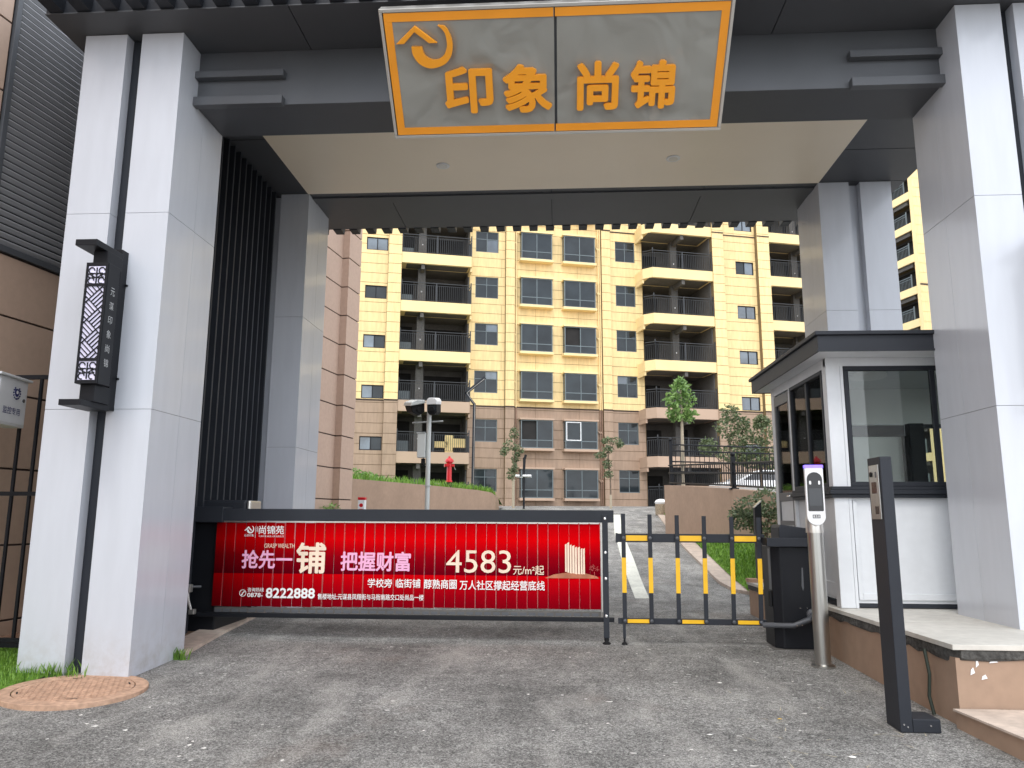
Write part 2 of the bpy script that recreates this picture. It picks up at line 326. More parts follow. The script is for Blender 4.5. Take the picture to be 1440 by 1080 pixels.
def strip(name, left, right, m, off=.004, n=6, z=None, thick=0., **kw):
    """sheet (or low slab) between two polylines given as (x, y)"""
    def rs(pl):
        out = []
        for (a, b) in zip(pl, pl[1:]):
            for k in range(n): out.append(tuple(a[i] + (b[i] - a[i]) * k / n for i in range(len(a))))
        return out + [pl[-1]]
    A, B = rs(left), rs(right); b = MB(); W_ = 4
    for p, q in zip(A, B):
        for k in range(W_ + 1):
            t = k / W_; x = p[0] + (q[0] - p[0]) * t; y = p[1] + (q[1] - p[1]) * t
            zz = G(x, y) + off if len(p) < 3 else p[2] + (q[2] - p[2]) * t
            b.v.append((x, y, zz))
    for i in range(len(A) - 1):
        for k in range(W_): j = i * (W_ + 1) + k; b.f.append((j, j + 1, j + W_ + 2, j + W_ + 1))
    if thick > 0:
        nb = len(b.v)
        for ring in (0, W_):
            base = len(b.v)
            for i in range(len(A)): v = b.v[i * (W_ + 1) + ring]; b.v.append((v[0], v[1], v[2] - thick))
            for i in range(len(A) - 1): b.f.append((i * (W_ + 1) + ring, (i + 1) * (W_ + 1) + ring, base + i + 1, base + i))
        for i in (0, len(A) - 1):
            base = len(b.v); row = [b.v[i * (W_ + 1) + k] for k in range(W_ + 1)]
            b.v += [(v[0], v[1], v[2] - thick) for v in row]
            for k in range(W_): b.f.append((i * (W_ + 1) + k, i * (W_ + 1) + k + 1, base + k + 1, base + k))
    return b.build(name, m, **kw)
strip('road_centre_line', [(1.16, 12.42), (1.38, 17.65), (1.73, 25.06), (2.34, 34.6)], [(1.38, 12.43), (1.68, 18.1), (2.0, 25.07), (2.65, 34.6)], whitel, .005, kind='structure')
strip('kerb', [(3.9, 12.6), (3.2, 12.75), (2.88, 13.3), (2.85, 14.3), (2.99, 16.56), (3.17, 19.96), (3.5, 24.66), (4.23, 34.0)], [(3.95, 12.95), (3.4, 13.1), (3.17, 13.6), (3.15, 14.4), (3.36, 16.6), (3.6, 20.3), (4.0, 25.5), (4.5, 33.9)], kerb_m, .055, thick=.2, kind='structure')
strip('paving_kerb', [(-3.86, 7.25), (-3.95, 8.4), (-4.12, 9.95), (-4.3, 12.5)], [(-3.54, 7.25), (-3.66, 8.4), (-3.82, 9.95), (-4.0, 12.5)], kerb_m, .03, thick=.2, kind='structure')
strip('soil_bed', [(-7.5, 7.0), (-7.5, 8.4), (-7, 13)], [(-3.87, 7.2), (-3.96, 8.4), (-4.2, 13)], soil, .008, kind='structure')
strip('lawn_patch', [(-8.5, 4.9), (-8.5, 7.4)], [(-4.05, 5.35), (-4.45, 7.4)], grass_g, .012, kind='structure')
# the grass bank between kerb and right retaining wall
WR = [(4.75, 31.0, 1.75), (3.95, 24.6, 1.50), (4.45, 19.0, 1.17), (4.75, 15.0, .95), (5.2, 11.5, .6)]
bankL = [(4.5, 33.9), (3.98, 25.4), (3.56, 20.0), (3.2, 15.0), (2.98, 12.2)]
strip('grass_bank', [(x, y, G(x, y) + .07) for x, y in bankL], [(4.9, 33.0, 1.75)] + [(x + .2, y, z) for x, y, z in WR[1:]], grass_g, n=4, kind='structure')
# ---- grass blades
def blades(name, pts, label, cat='grass', h=(.03, .08), w=.006, m=grass_m, parent=None):
    b = MB()
    for (x, y, z) in pts:
        hh = random.uniform(*h); a = random.uniform(0, 6.283); l = random.uniform(.1, .5) * hh; ca, sa = math.cos(a), math.sin(a); ww = w * random.uniform(.7, 1.4)
        b.add([(x - sa * ww, y + ca * ww, z), (x + sa * ww, y - ca * ww, z), (x + ca * l * .5 + sa * ww * .6, y + sa * l * .5 - ca * ww * .6, z + hh * .6), (x + ca * l * 1.2, y + sa * l * 1.2, z + hh)], [(0, 1, 2), (0, 2, 3)])
    me = bpy.data.meshes.new(name); me.from_pydata(b.v, [], b.f); me.materials.append(m); o = link(name, me, parent)
    o['kind'] = 'stuff'
    if parent is None: o['label'] = label; o['category'] = cat
    return o
pts = []
for _ in range(15000):
    t = random.random(); i = min(3, int(t * 4)); f = t * 4 - i; u = random.random()
    a = [bankL[i][k] + (bankL[i + 1][k] - bankL[i][k]) * f for k in (0, 1)]; WW = [(4.9, 33.0, 1.75)] + WR[1:]
    c = [WW[i][k] + (WW[i + 1][k] - WW[i][k]) * f for k in (0, 1, 2)]; za = G(a[0], a[1]) + .07
    pts.append((a[0] + (c[0] + .15 - a[0]) * u, a[1] + (c[1] - a[1]) * u, za + (c[2] - za) * u - .005))
blades('lawn', pts, 'bright green lawn sloping between the pale kerb and the tan wall', h=(.04, .09), w=.014)
pts = []
while len(pts) < 7000:
    x, y = random.uniform(-6.4, -4.1), random.uniform(5.0, 7.4)
    if x < -4.02 - .2 * (y - 5.35) + random.gauss(0, .05) and (x + 3.76) ** 2 + (y - 6.02) ** 2 > .28 and random.random() < .9: pts.append((x, y, G(x, y) + .008))
blades('grass_patch', pts, 'patch of green grass left of the round cover', h=(.02, .07), w=.005)
for (cx, cy, n_, hh, lb, sp) in ((-4.25, 6.40, 160, .14, 'grass tuft growing at the foot of the leftmost white pillar', .14), (-3.55, 7.2, 120, .12, 'grass tuft in the corner between white pillar and beige kerb', .045)):
    pts = [(random.gauss(cx, sp), random.gauss(cy, sp * .35), 0) for _ in range(n_)]; pts = [(x, y, G(x, y)) for x, y, _ in pts]
    blades('grass_tuft', pts, lb, h=(.04, hh), w=.005)
# ================================================================ the gate
gate = thing('entrance_gate', 'tall grey and white entrance gate with paired pillars and an overhanging roof', 'gate', (0, 6.9, 0))
GP = lambda: Matrix.Translation((0, -6.9, 0))
gate_off = Vector((0, -6.9, 0))
def g_box(name, m, par, x0, x1, y0, y1, z0, z1, bevel=0., **kw):
    return bx(name, m, par, x0, x1, y0 - 6.9, y1 - 6.9, z0, z1, bevel, **kw)
SOF = 5.88
ZJ = [-.35, 2.22, 4.05, SOF - .004]
g = .004
for (y0, y1, tag_) in ((6.435, 7.375, 'f'), (10.16, 11.1, 'r')):
    for sx in (-1, 1):
        for (a, b_) in (((3.585, 3.995), (4.145, 4.56)) if sx < 0 or tag_ == "r" else ((3.58, 3.975), (4.085, 4.5))):
            x0, x1 = (a, b_) if sx > 0 else (-b_, -a)
            core = g_box('column', seamw, gate, x0 + .012, x1 - .012, y0 + .012, y1 - .012, -.35, SOF - .006)
            ym = y0 + .505
            for z0, z1 in zip(ZJ, ZJ[1:]):
                zz0, zz1 = z0 + g / 2, z1 - g / 2
                def P(bxs): 
                    p = cbox('panel', white, core, bxs[0], bxs[1], bxs[2] - 6.9, bxs[3] - 6.9, bxs[4], bxs[5])
                P((x0 + .0125, x1 - .0125, y0, y0 + .011, zz0, zz1)); P((x0 + .0125, x1 - .0125, y1 - .011, y1, zz0, zz1))
                for xa in (x0, x1 - .011):
                    P((xa, xa + .011, y0 + .001, ym - g / 2, zz0, zz1)); P((xa, xa + .011, ym + g / 2, y1 - .001, zz0, zz1))
                # folded corner returns
                for xa in (x0, x1 - .0125): 
                    P((xa + (0.0002 if xa == x0 else 0), xa + .0122, y0 - .0002, y0 + .0008, zz0, zz1))
        x0, x1 = ((3.976, 4.084) if tag_ == "f" else (3.996, 4.144)) if sx > 0 else (-4.144, -3.996)
        m_ = grey_d if tag_ == 'f' else white
        g_box('recess_strip', m_, gate, x0, x1, y0 + .115, y1 - .115, -.35, SOF - .007)
# roof slab with soffit panels
g_box('roof', grey_d, gate, -4.75, 4.75, 6.12, 11.55, SOF + .012, 6.5)
xsj = [-4.76, -2.45, -.1, 2.05, 4.2, 4.76]
for x0, x1 in zip(xsj, xsj[1:]):
    for y0, y1 in ((6.11, 6.98),):
        g_box('soffit_sheet', soffit_m, gate, x0 + .005, x1 - .005, y0, y1, SOF, SOF + .011)
for y0, y1, x0, x1 in ((7.38, 8.55, -4.76, -3.61), (8.56, 10.15, -4.76, -3.61), (7.38, 8.1, 3.6, 4.76), (8.11, 9.2, 3.6, 4.76), (9.21, 10.15, 3.6, 4.76)):
    g_box('soffit_sheet', soffit_m, gate, x0, x1, y0 + .003, y1 - .003, SOF, SOF + .011)
for x0, x1 in zip(xsj, xsj[1:]):
    g_box('soffit_sheet', soffit_m, gate, x0 + .005, x1 - .005, 10.16, 11.56, SOF, SOF + .011)
g_box('cream_ceiling_panel', cream, gate, -3.6, 3.59, 7.38, 10.155, SOF - .012, SOF + .01)
for x, y in ((-1.52, 9.35), (1.48, 9.3)):
    dl = MB().lathe([(.075, 0), (.088, .004), (.088, .014)], (x, y - 6.9, SOF - .026), 24).build('downlight', whitep, gate, smooth=True)
    MB().lathe([(.060, 0), (.060, .004)], (x, y - 6.9, SOF - .0285), 20).build('lens', silver, dl, smooth=True)
# front and rear beams
bm_ = g_box('front_beam', grey_b, gate, -3.583, 3.583, 6.78, 7.375, 5.30, SOF - .002)
MB().box(-3.58, 3.58, 6.775 - 6.9, 7.377 - 6.9, 5.292, 5.298).build('beam_underside', soffit_m, bm_)
for sx in (-1, 1):
    for z0, z1 in ((5.27, 5.36), (5.565, 5.635)):
        x0, x1 = (-3.584, -2.69) if sx < 0 else (2.74, 3.584)
        g_box('ledge', grey_b, gate, x0, x1, 6.70, 6.779, z0, z1, .004)
g_box('rear_beam', soffit_m, gate, -3.583, 3.583, 10.3, 10.5, SOF - .02, SOF - .001)
# rafters beyond the fascia, front and rear
k = 0; x = -4.72
while x < 4.6:
    for (y0, y1, zz) in ((5.84, 6.118, SOF + .02), (11.552, 11.76, SOF - .01)):
        MB().prism([(x, zz + .14), (x + .15, zz + .14), (x + .14, zz), (x + .01, zz)], y0 - 6.9, y1 - 6.9).build('rafter_end', grey_d, gate)
    x += .265
# tiles on the roof (seen only from further away)
for s_, (ya, yb) in ((0, (6.10, 8.83)), (1, (8.85, 11.6))):
    b = MB(); x = -4.9
    while x < 4.9:
        z0_, z1_ = (6.52, 7.3) if s_ == 0 else (7.3, 6.52)
        b.tube([(x, ya - 6.9, z0_ + .05), (x, yb - 6.9, z1_ + .05)], .07, 6); x += .265
    b.add([(-5, ya - 6.9, z0_), (4.9, ya - 6.9, z0_), (4.9, yb - 6.9, z1_), (-5, yb - 6.9, z1_)], [(0, 1, 2, 3)])
    b.build('tile_slope', grey_d, gate, kind='stuff')
# vertical slat screen on the left
g_box('screen_backing', blackm, gate, -4.2, -4.17, 7.376, 10.158, -.2, SOF - .01)
y = 7.45
while y < 10.12:
    g_box('slat', grey_d, gate, -4.12, -4.03, y, y + .035, 0.0, SOF - .02); y += .172
# red framed shadow gap at the base of the right wall of the roof left untouched
# ================================================================ name board
A_, B_ = Vector((0, 6.52, 4.775)), Vector((0, 5.75, 5.53)); vd = (B_ - A_).normalized(); nrm = Vector((1, 0, 0)).cross(vd)
SM = Matrix(((1, -nrm.x, vd.x, 0), (0, -nrm.y, vd.y, 0), (0, -nrm.z, vd.z, 0), (0, 0, 0, 1)))
sign = thing('name_board', 'grey name board with orange border and orange raised characters leaning out under the roof', 'sign', A_)
for a, b_ in ((-1.5, -.029), (-.025, 1.465)):
    MB().box(a + .02, b_ if b_ < 0 else b_ - .02, .0, .03, .02, 1.058, SM).build('face_panel', signf, sign)
fr = MB()
fr.box(-1.515, 1.47, -.012, .12, -.008, .018, SM).box(-1.515, 1.47, -.012, .12, 1.06, 1.088, SM).box(-1.515, -1.489, -.012, .12, .019, 1.059, SM).box(1.444, 1.47, -.012, .12, .019, 1.059, SM)
fr.build('frame', silver, sign, .003)
MB().box(-1.488, 1.443, .032, .119, .02, 1.058, SM).build('back_box', grey_b, sign)
for (a, b_) in ((-1.48, -.034), (-.02, 1.435)):
    bo = MB(); o0, o1, o2, o3 = (a, b_, .028, 1.048)
    bo.box(a, b_, -.006, -.001, .985, 1.054, SM).box(a, b_, -.006, -.001, .024, .088, SM)
    if a < -1: bo.box(a, a + .068, -.006, -.001, .0885, .9845, SM)
    else: bo.box(b_ - .068, b_, -.006, -.001, .0885, .9845, SM)
    bo.build('border', orangef, sign)
for ch, bb in (('印', (-1.012, -.574, .212, .612)), ('象', (-.486, -.05, .206, .616)), ('尚', (.169, .535, .209, .621)), ('锦', (.634, 1.029, .208, .616))):
    text('character', ch, orange, sign, bb, -.024, .03, .018, SM, .0)
def poly(name, pts, m, par, d=.03, M=SM, y=-.036):
    MB().prism(pts, y - d / 2, y + d / 2).build(name, m, par)
b = MB(); L1 = [(-1.395, .814), (-1.216, .956), (-1.032, .814), (-1.105, .814), (-1.222, .906), (-1.322, .814)]
b.prism(L1, -.045, -.004); b.v = [tuple(SM @ Vector(v)) for v in b.v]; b.build('emblem_roof', orange, sign, .004)
def hook(cx, cz, s_, rot=0.):
    outer = []; inner = []
    pts = [(-1.26, .792), (-1.255, .724), (-1.203, .647), (-1.109, .609), (-.991, .636), (-.924, .702), (-.902, .792), (-.914, .87), (-.955, .941), (-1.018, .954)]
    ptsi = [(-1.17, .787), (-1.153, .721), (-1.101, .683), (-1.04, .681), (-.984, .715), (-.955, .775), (-.95, .82), (-.958, .882), (-.98, .92), (-1.018, .954)]
    return pts, ptsi
po, pi_ = hook(0, 0, 1)
def smooth_line(p, n=5):
    out = []
    for i in range(len(p) - 1):
        a = p[max(i - 1, 0)]; b0 = p[i]; c = p[i + 1]; d = p[min(i + 2, len(p) - 1)]
        for k in range(n):
            t = k / n
            out.append(tuple(.5 * (2 * b0[q] + (c[q] - a[q]) * t + (2 * a[q] - 5 * b0[q] + 4 * c[q] - d[q]) * t * t + (-a[q] + 3 * b0[q] - 3 * c[q] + d[q]) * t ** 3) for q in (0, 1)))
    return out + [p[-1]]
def band(b, po, pi_, y0, y1):
    A, B = smooth_line(po), smooth_line(pi_); n = len(A); base = len(b.v)
    for yy in (y0, y1):
        for p in A: b.v.append((p[0], yy, p[1]))
        for p in B: b.v.append((p[0], yy, p[1]))
    def q(i, s_, t): return base + t * 2 * n + s_ * n + i
    for i in range(n - 1):
        b.f += [(q(i, 0, 0), q(i + 1, 0, 0), q(i + 1, 1, 0), q(i, 1, 0)), (q(i, 0, 1), q(i, 1, 1), q(i + 1, 1, 1), q(i + 1, 0, 1)),
                (q(i, 0, 0), q(i, 0, 1), q(i + 1, 0, 1), q(i + 1, 0, 0)), (q(i, 1, 0), q(i + 1, 1, 0), q(i + 1, 1, 1), q(i, 1, 1))]
    b.f.append((q(0, 0, 0), q(0, 1, 0), q(0, 1, 1), q(0, 0, 1)))
    return b
b = band(MB(), po, pi_, -.045, -.004); b.v = [tuple(SM @ Vector(v)) for v in b.v]; b.build('emblem_swirl', orange, sign, .003)
for x in (-1.2, 1.15):
    MB().box(x, x + .05, 0, .05, 0, .62, Matrix.Translation((0, .0, .1)) @ Matrix.Rotation(R(0), 4, 'X')).build('hanger', grey_d, sign).location = (0, .22, .12)
# ================================================================ wall lanterns
def make_lantern():
    t = thing('wall_lantern', 'black lattice lantern with lavender panels between the two left front white pillars', 'lantern', (-4.07, 6.435, 0), group='lanterns on the gate pillars')
    zt, zb = 3.43, 2.38
    bx('back_channel', black, t, -.02, .145, -.10, .03, 2.2, 3.66, .003)
    bx('back_plate', grey_d, t, -.074, -.022, .01, .06, 2.25, 3.6)
    for z0, z1, nm in ((3.555, 3.61, 'top_plate'), (2.185, 2.235, 'bottom_plate')):
        bx(nm, black, t, -.03, .16, -.5, -.101, z0, z1, .003)
        bx('stub', black, t, .05, .18, -.36, -.14, (zt if z0 > 3 else 2.2355), (3.5545 if z0 > 3 else zb), .003)
    body = bx('body', black, t, 0.03, .225, -.40, -.23, zb, zt, .003)
    bx('backlit_panel', lav, t, .047, .208, -.406, -.4005, zb + .03, zt - .03)
    # fretwork in front of the panel
    b = MB(); y0, y1 = -.416, -.4065; xa, xb = .05, .205
    b.box(xa - .017, xa, y0, y1, zb, zt).box(xb, xb + .017, y0, y1, zb, zt)
    for z in (zb, zb + .19, zt - .21, zt - .025): b.box(xa, xb, y0, y1, z, z + .025)
    za, zc = zb + .215, zt - .21; cw = .0035
    def seg(p, q):   # clip to field
        (x1, z1), (x2, z2) = p, q; t0, t1 = 0., 1.
        for (a, d, lo, hi) in ((x1, x2 - x1, xa, xb), (z1, z2 - z1, za, zc)):
            if abs(d) < 1e-9:
                if a < lo or a > hi: return
                continue
            u, v = (lo - a) / d, (hi - a) / d
            if u > v: u, v = v, u
            t0, t1 = max(t0, u), min(t1, v)
        if t1 - t0 < 1e-3: return
        A = Vector((x1 + (x2 - x1) * t0, 0, z1 + (z2 - z1) * t0)); B = Vector((x1 + (x2 - x1) * t1, 0, z1 + (z2 - z1) * t1)); d = (B - A).normalized(); nn = Vector((-d.z, 0, d.x)) * cw
        b.add([(*(A - nn).xz, 0), (*(A + nn).xz, 0), (*(B + nn).xz, 0), (*(B - nn).xz, 0)] and [(A.x - nn.x, yy, A.z - nn.z) for yy in (y0,)] + [(A.x + nn.x, y0, A.z + nn.z), (B.x + nn.x, y0, B.z + nn.z), (B.x - nn.x, y0, B.z - nn.z),
               (A.x - nn.x, y1, A.z - nn.z), (A.x + nn.x, y1, A.z + nn.z), (B.x + nn.x, y1, B.z + nn.z), (B.x - nn.x, y1, B.z - nn.z)],
              [(0, 1, 2, 3), (7, 6, 5, 4), (0, 4, 5, 1), (1, 5, 6, 2), (2, 6, 7, 3), (3, 7, 4, 0)])
    # basket weave turned by 45 degrees: square cells whose bars run alternately up and down
    A_c = .125; q2 = math.sqrt(.5)
    def rot(p, q): return ((p - q) * q2 + xa + .03, (p + q) * q2 + za - .02)
    for i in range(-3, 8):
        for j in range(-6, 8):
            p0, q0 = i * A_c, j * A_c
            for k_ in range(5):
                o = A_c * k_ / 4
                if (i + j) % 2: seg(rot(p0, q0 + o), rot(p0 + A_c, q0 + o))
                else: seg(rot(p0 + o, q0), rot(p0 + o, q0 + A_c))
    b.build('fretwork', black, t)
    # floral end panels: cut-out blotches left between curled bars
    for zc0 in (zb + .1075, zt - .115):
        f = MB()
        for sx in (-1, 1):
            for r0, ox, oz in ((.026, .045, .045), (.026, .045, -.045), (.02, .02, .0), (.016, .06, .0)):
                pts_ = [(.1275 + sx * ox + r0 * math.cos(a), -.411, zc0 + oz + r0 * math.sin(a)) for a in [i * math.pi / 5 for i in range(9)]]
                f.tube(pts_, .0055, 5)
        f.tube([(.1275, -.411, zc0 - .07), (.1275, -.411, zc0 + .07)], .006, 5); f.tube([(xa, -.411, zc0 + .02), (.1275, -.411, zc0 - .02), (xb, -.411, zc0 + .02)], .005, 5)
        f.build('floral_fret', black, t)
    Mx = Matrix(((0, 1, 0, .2265), (1, 0, 0, 0), (0, 0, 1, 0), (0, 0, 0, 1)))
    for i, ch in enumerate('元谋印象尚锦'):
        zz = zt - .27 - i * .125
        text('character', ch, text_s, t, (-.345, -.285, zz, zz + .07), 0.0, .0, 0, Matrix(((0, -1, 0, .2262), (1, 0, 0, .0), (0, 0, 1, 0), (0, 0, 0, 1))))
    for z in (2.48, 3.34): MB().lathe([(.012, 0), (.02, .01), (.012, .02)], (.15, .0, z), 10).box(.13, .165, -.015, .0, z, z + .014).build('lug', black, t)
    return t
lan = make_lantern()
def copy_tree(o, parent=None):
    c = o.copy(); COL.objects.link(c)
    if parent is not None: c.parent = parent
    for ch in list(o.children): copy_tree(ch, c)
    return c
lan2 = copy_tree(lan); lan2.location = (4.02, 6.435, 0.02); lan2['label'] = 'black lantern just showing at the right picture edge between white pillars'
# ================================================================ advertising barrier (left)
bar = thing('advertising_barrier', 'closed barrier arm with long red advertising panel of folded slats', 'barrier', (-4.0, 8.6, 0))
BO = Vector((-4.0, -8.6, 0))
def b_box(name, m, par, x0, x1, y0, y1, z0, z1, bevel=0., **kw): return bx(name, m, par, x0 + 4.0, x1 + 4.0, y0 - 8.6, y1 - 8.6, z0, z1, bevel, **kw)
cab = b_box('cabinet', black, bar, -4.22, -3.80, 8.47, 9.38, .03, 1.222, .01)
b_box('plinth', concrete, cab, -4.26, -3.72, 8.44, 9.42, -.1, .028)
hd = b_box('motor_head', grey_d, bar, -4.12, -3.58, 8.62, 8.95, 1.235, 1.475, .03)
b_box('end_cap', silver, hd, -3.578, -3.535, 8.62, 8.95, 1.235, 1.47, .018)
b_box('bracket', grey_d, bar, -4.32, -3.72, 8.33, 8.60, 1.225, 1.395, .006)
b_box('top_rail', grey_d, bar, -3.79, .57, 8.345, 8.43, 1.245, 1.375, .006)
b_box('bottom_tube', black, bar, -4.0, .56, 8.36, 8.41, .215, .262, .006)
b = MB(); x = -3.76
while x < .40: b.box(x + 4, x + 4.07, -.226, -.222, .268, .30); x += .095
b.build('slat_lower_guide', grey_b, bar)
b_box('guide_rail', concrete, bar, -3.77, .42, 8.385, 8.39, .268, .318)
b_box('top_guide', silver, bar, -3.77, .42, 8.372, 8.38, 1.228, 1.243)
ep = b_box('end_post', grey_d, bar, .445, .505, 8.325, 8.343, .06, 1.33, .003)
for z in (1.285, .93, .66, .28): MB().lathe([(.015, -.0), (.015, .006), (.008, .01)], (0, 0, 0), 10).build('bolt', chrome, ep).matrix_local = Matrix.Translation((4.475, -.277, z)) @ Matrix.Rotation(R(90), 4, 'X')
b_box('foot_bracket', black, bar, .45, .50, 8.3445, 8.37, .03, .12); MB().lathe([(.04, 0), (.045, .01), (.02, .03), (.014, .06)], (4.475, -.25, -.005), 14).build('rubber_foot', blackm, bar)
# folded slats
n_sl = 38;  x0p, x1p = -3.80, .425; sw = (x1p - x0p) / n_sl
b = MB(); b.add([(0, .006, 0), (sw * .99, -.004, 0), (sw * .99, -.004, .895), (0, .006, .895), (0, .010, 0), (sw * .99, .000, 0), (sw * .99, .000, .895), (0, .010, .895)], [(0, 1, 2, 3), (7, 6, 5, 4), (0, 4, 5, 1), (1, 5, 6, 2), (2, 6, 7, 3), (3, 7, 4, 0)])
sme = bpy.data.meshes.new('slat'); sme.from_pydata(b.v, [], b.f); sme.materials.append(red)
b2 = MB(); b2.box(sw * .93, sw * .965, -.0052, -.0042, .0, .895); eme = bpy.data.meshes.new('slat_edge'); eme.from_pydata(b2.v, [], b2.f); eme.materials.append(mat('worn_slat_edge', (.50, .16, .14), .5, var=.5, vscale=5, coord='Pos'))
eme2 = eme.copy(); eme2.materials.clear(); eme2.materials.append(mat('red_slat_edge', (.50, .06, .06), .5, var=.5, vscale=3, coord='Pos'))
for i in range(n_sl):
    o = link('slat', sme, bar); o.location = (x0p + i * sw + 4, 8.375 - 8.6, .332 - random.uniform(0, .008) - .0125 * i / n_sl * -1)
    if i % 5 != 3:
        e = link('hinge_edge', eme if i in (7, 10, 14, 16, 21, 25, 27, 31, 34) else eme2, o); hh_ = random.choice((1, 1, .35, .2)); e.scale = (1, 1, hh_); e.location = (0, 0, .895 * (1 - hh_) if random.random() < .6 else 0)
b_box('slat_side_strip', silver, bar, .43, .442, 8.36, 8.39, .32, 1.24)
PX = lambda px: -3.814 + (px - 305) * .007872 + 4.0
PZ = lambda py, px=570: 1.243 - (py - 735) * .00772 + (px - 305) * -.00002
def btext(name, s_, m, px0, px1, py0, py1, off=.0): return text(name, s_, m, bar, (PX(px0), PX(px1), PZ(py1), PZ(py0)), -.2305 , off, 0.)
btext('print_headline', '抢先一', text_p, 346, 418, 775, 801, .022)
btext('print_headline', '铺', text_c, 423, 465, 764, 807, .022)
btext('print_headline', '把握财富', text_p, 486, 584, 776, 803, .022)
btext('print_caption', 'GRASP WEALTH', text_c, 377, 420, 766, 772, .0)
btext('print_price', '4583', text_c, 633, 722, 773, 804, -.006)
btext('print_unit', '元/m²起', text_c, 725, 767, 793, 806, .008)
btext('print_line', '学校旁', text_w, 525, 559, 813, 825, .012); btext('print_line', '临街铺', text_w, 564, 598, 813, 825, .012)
btext('print_line', '醇熟商圈', text_w, 603, 648, 813, 826, .012); btext('print_line', '万人社区撑起经营底线', text_w, 652, 768, 814, 827, .012)
btext('print_phone', '8222888', text_w, 383, 452, 827, 841, .025); btext('print_phone', '0878-', text_w, 357, 379, 834, 840, .02)
btext('print_phone', '咨询热线', text_w, 357, 380, 827, 832.5, .01)
btext('print_address', '售楼地址:元谋县凤翔街与马街南路交口处尚品一楼', text_w, 456, 603, 834, 842, .01)
btext('print_logo', '尚锦苑', text_w, 368, 404, 741, 753, .01); btext('print_logo', '元谋印象 最宜人居 品质生活', text_w, 368, 404, 754.5, 757, .0)
btext('print_logo', '元谋印象', text_w, 347, 361, 753, 756.5, .0); btext('print_logo', '印象', text_w, 364.5, 367, 742, 750, 0)
b = MB(); b.box(PX(363), PX(363.4), -.2315, -.231, PZ(758), PZ(742)); b.prism([(PX(347), PZ(748)), (PX(353), PZ(742)), (PX(358.5), PZ(748)), (PX(356.5), PZ(748)), (PX(353), PZ(744.5)), (PX(349), PZ(748))], -.2315, -.231)
T = lambda p: (PX(347 + (p[0] + 1.395) / .493 * 14), PZ(752 - (p[1] - .609) / .347 * 10.5))
band(b, [T(p) for p in po], [T(p) for p in pi_], -.2315, -.231); b.build('print_logo', text_w, bar)
b = MB(); n = 24   # telephone roundel
band(b, [(PX(350.5 + 4.8 * math.sin(2 * math.pi * i / n)), PZ(834.5 + 4.8 * math.cos(2 * math.pi * i / n))) for i in range(n + 1)], [(PX(350.5 + 4 * math.sin(2 * math.pi * i / n)), PZ(834.5 + 4 * math.cos(2 * math.pi * i / n))) for i in range(n + 1)], -.2315, -.231)
b.prism([(PX(352.5), PZ(831.5)), (PX(353.5), PZ(832.8)), (PX(351), PZ(834.6)), (PX(350.5), PZ(837)), (PX(348.6), PZ(838)), (PX(348.2), PZ(836.5)), (PX(349.6), PZ(835.6)), (PX(350), PZ(834))], -.2315, -.231)
b.build('print_phone', text_w, bar)
# printed towers and skyline
b = MB()
for i, (px, w_, t_, bt) in enumerate(((795.6, 2.2, 764, 801), (798.6, 2.6, 762, 802), (802, 2.4, 765, 803), (805.3, 3, 766, 803), (809, 2.6, 768, 804), (812.6, 3, 768, 804), (816.6, 2.4, 770, 804), (819.8, 2.4, 770, 804))):
    b.prism([(PX(px), PZ(bt)), (PX(px + w_), PZ(bt + .5)), (PX(px + w_), PZ(t_ - .8)), (PX(px), PZ(t_ + .6))], -.2315, -.231)
b.build('print_towers', text_c, bar)
b = MB(); b.prism([(PX(768), PZ(810)), (PX(780), PZ(805)), (PX(790), PZ(803.5)), (PX(800), PZ(802)), (PX(822), PZ(803)), (PX(838), PZ(807)), (PX(841), PZ(810))], -.2312, -.2309)
b.build('print_ground', mat('print_glow', (.46, .16, .08), .5, 0, .4, .25, 8), bar)
b = MB(); b.tube([(PX(835), -.2312, PZ(809)), (PX(835), -.2312, PZ(801))], .004, 4)
for i in range(40):
    a = random.uniform(0, math.pi); r_ = random.uniform(.2, 1) * .055; cx, cz = PX(834) + r_ * math.cos(a), PZ(800) + r_ * math.sin(a) * 1.2
    b.box(cx, cx + .007, -.2315, -.231, cz, cz + .006)
b.build('print_tree', mat('print_maroon_pink', (.5, .08, .07), .5, var=0), bar)
# link arm at the cabinet
arm = MB().tube([(.015, -.29, .26), (-.03, -.29, .39), (-.05, -.28, .50)], [.016, .016, .014], 8).build('link_arm', silver, bar, smooth=True)
MB().box(-.09, -.01, -.31, -.24, .475, .56).build('joint_block', silver, arm, .008); MB().box(-.02, .05, -.31, -.25, .245, .30).build('joint_block', silver, arm, .008)
MB().tube([(-.05, -.26, .53), (.06, -.2, .53)], .013, 8).build('pivot_pin', grey_b, arm)
# ================================================================ picket barrier (right)
pb = thing('picket_barrier', 'short barrier arm of grey pickets with yellow bands on a black cabinet', 'barrier', (2.38, 8.4, 0))
def p_box(name, m, par, x0, x1, y0, y1, z0, z1, bevel=0., **kw): return bx(name, m, par, x0 - 2.38, x1 - 2.38, y0 - 8.4, y1 - 8.4, z0, z1, bevel, **kw)
c2 = MB().prism([(-.125, -.2), (.24, -.2), (.24, .22), (-.2, .22), (-.2, -.13)], .0, 1.01, 'z').build('cabinet', black, pb, .008)
bx('plinth', concrete, c2, -.24, .24, -.22, .26, -.1, -.002)
MB().box(-.205, -.201, -.115, -.03, .57, .985).build('side_strip', grey_b, c2)
MB().box(-.225, -.202, -.11, -.045, .40, .56).build('lock_box', blackm, c2, .005)
MB().prism([(-.1, 1.012), (.24, 1.012), (.24, 1.19), (-.08, 1.235), (-.1, 1.2)], -.12, .2).build('top_head', grey_d, c2, .01)
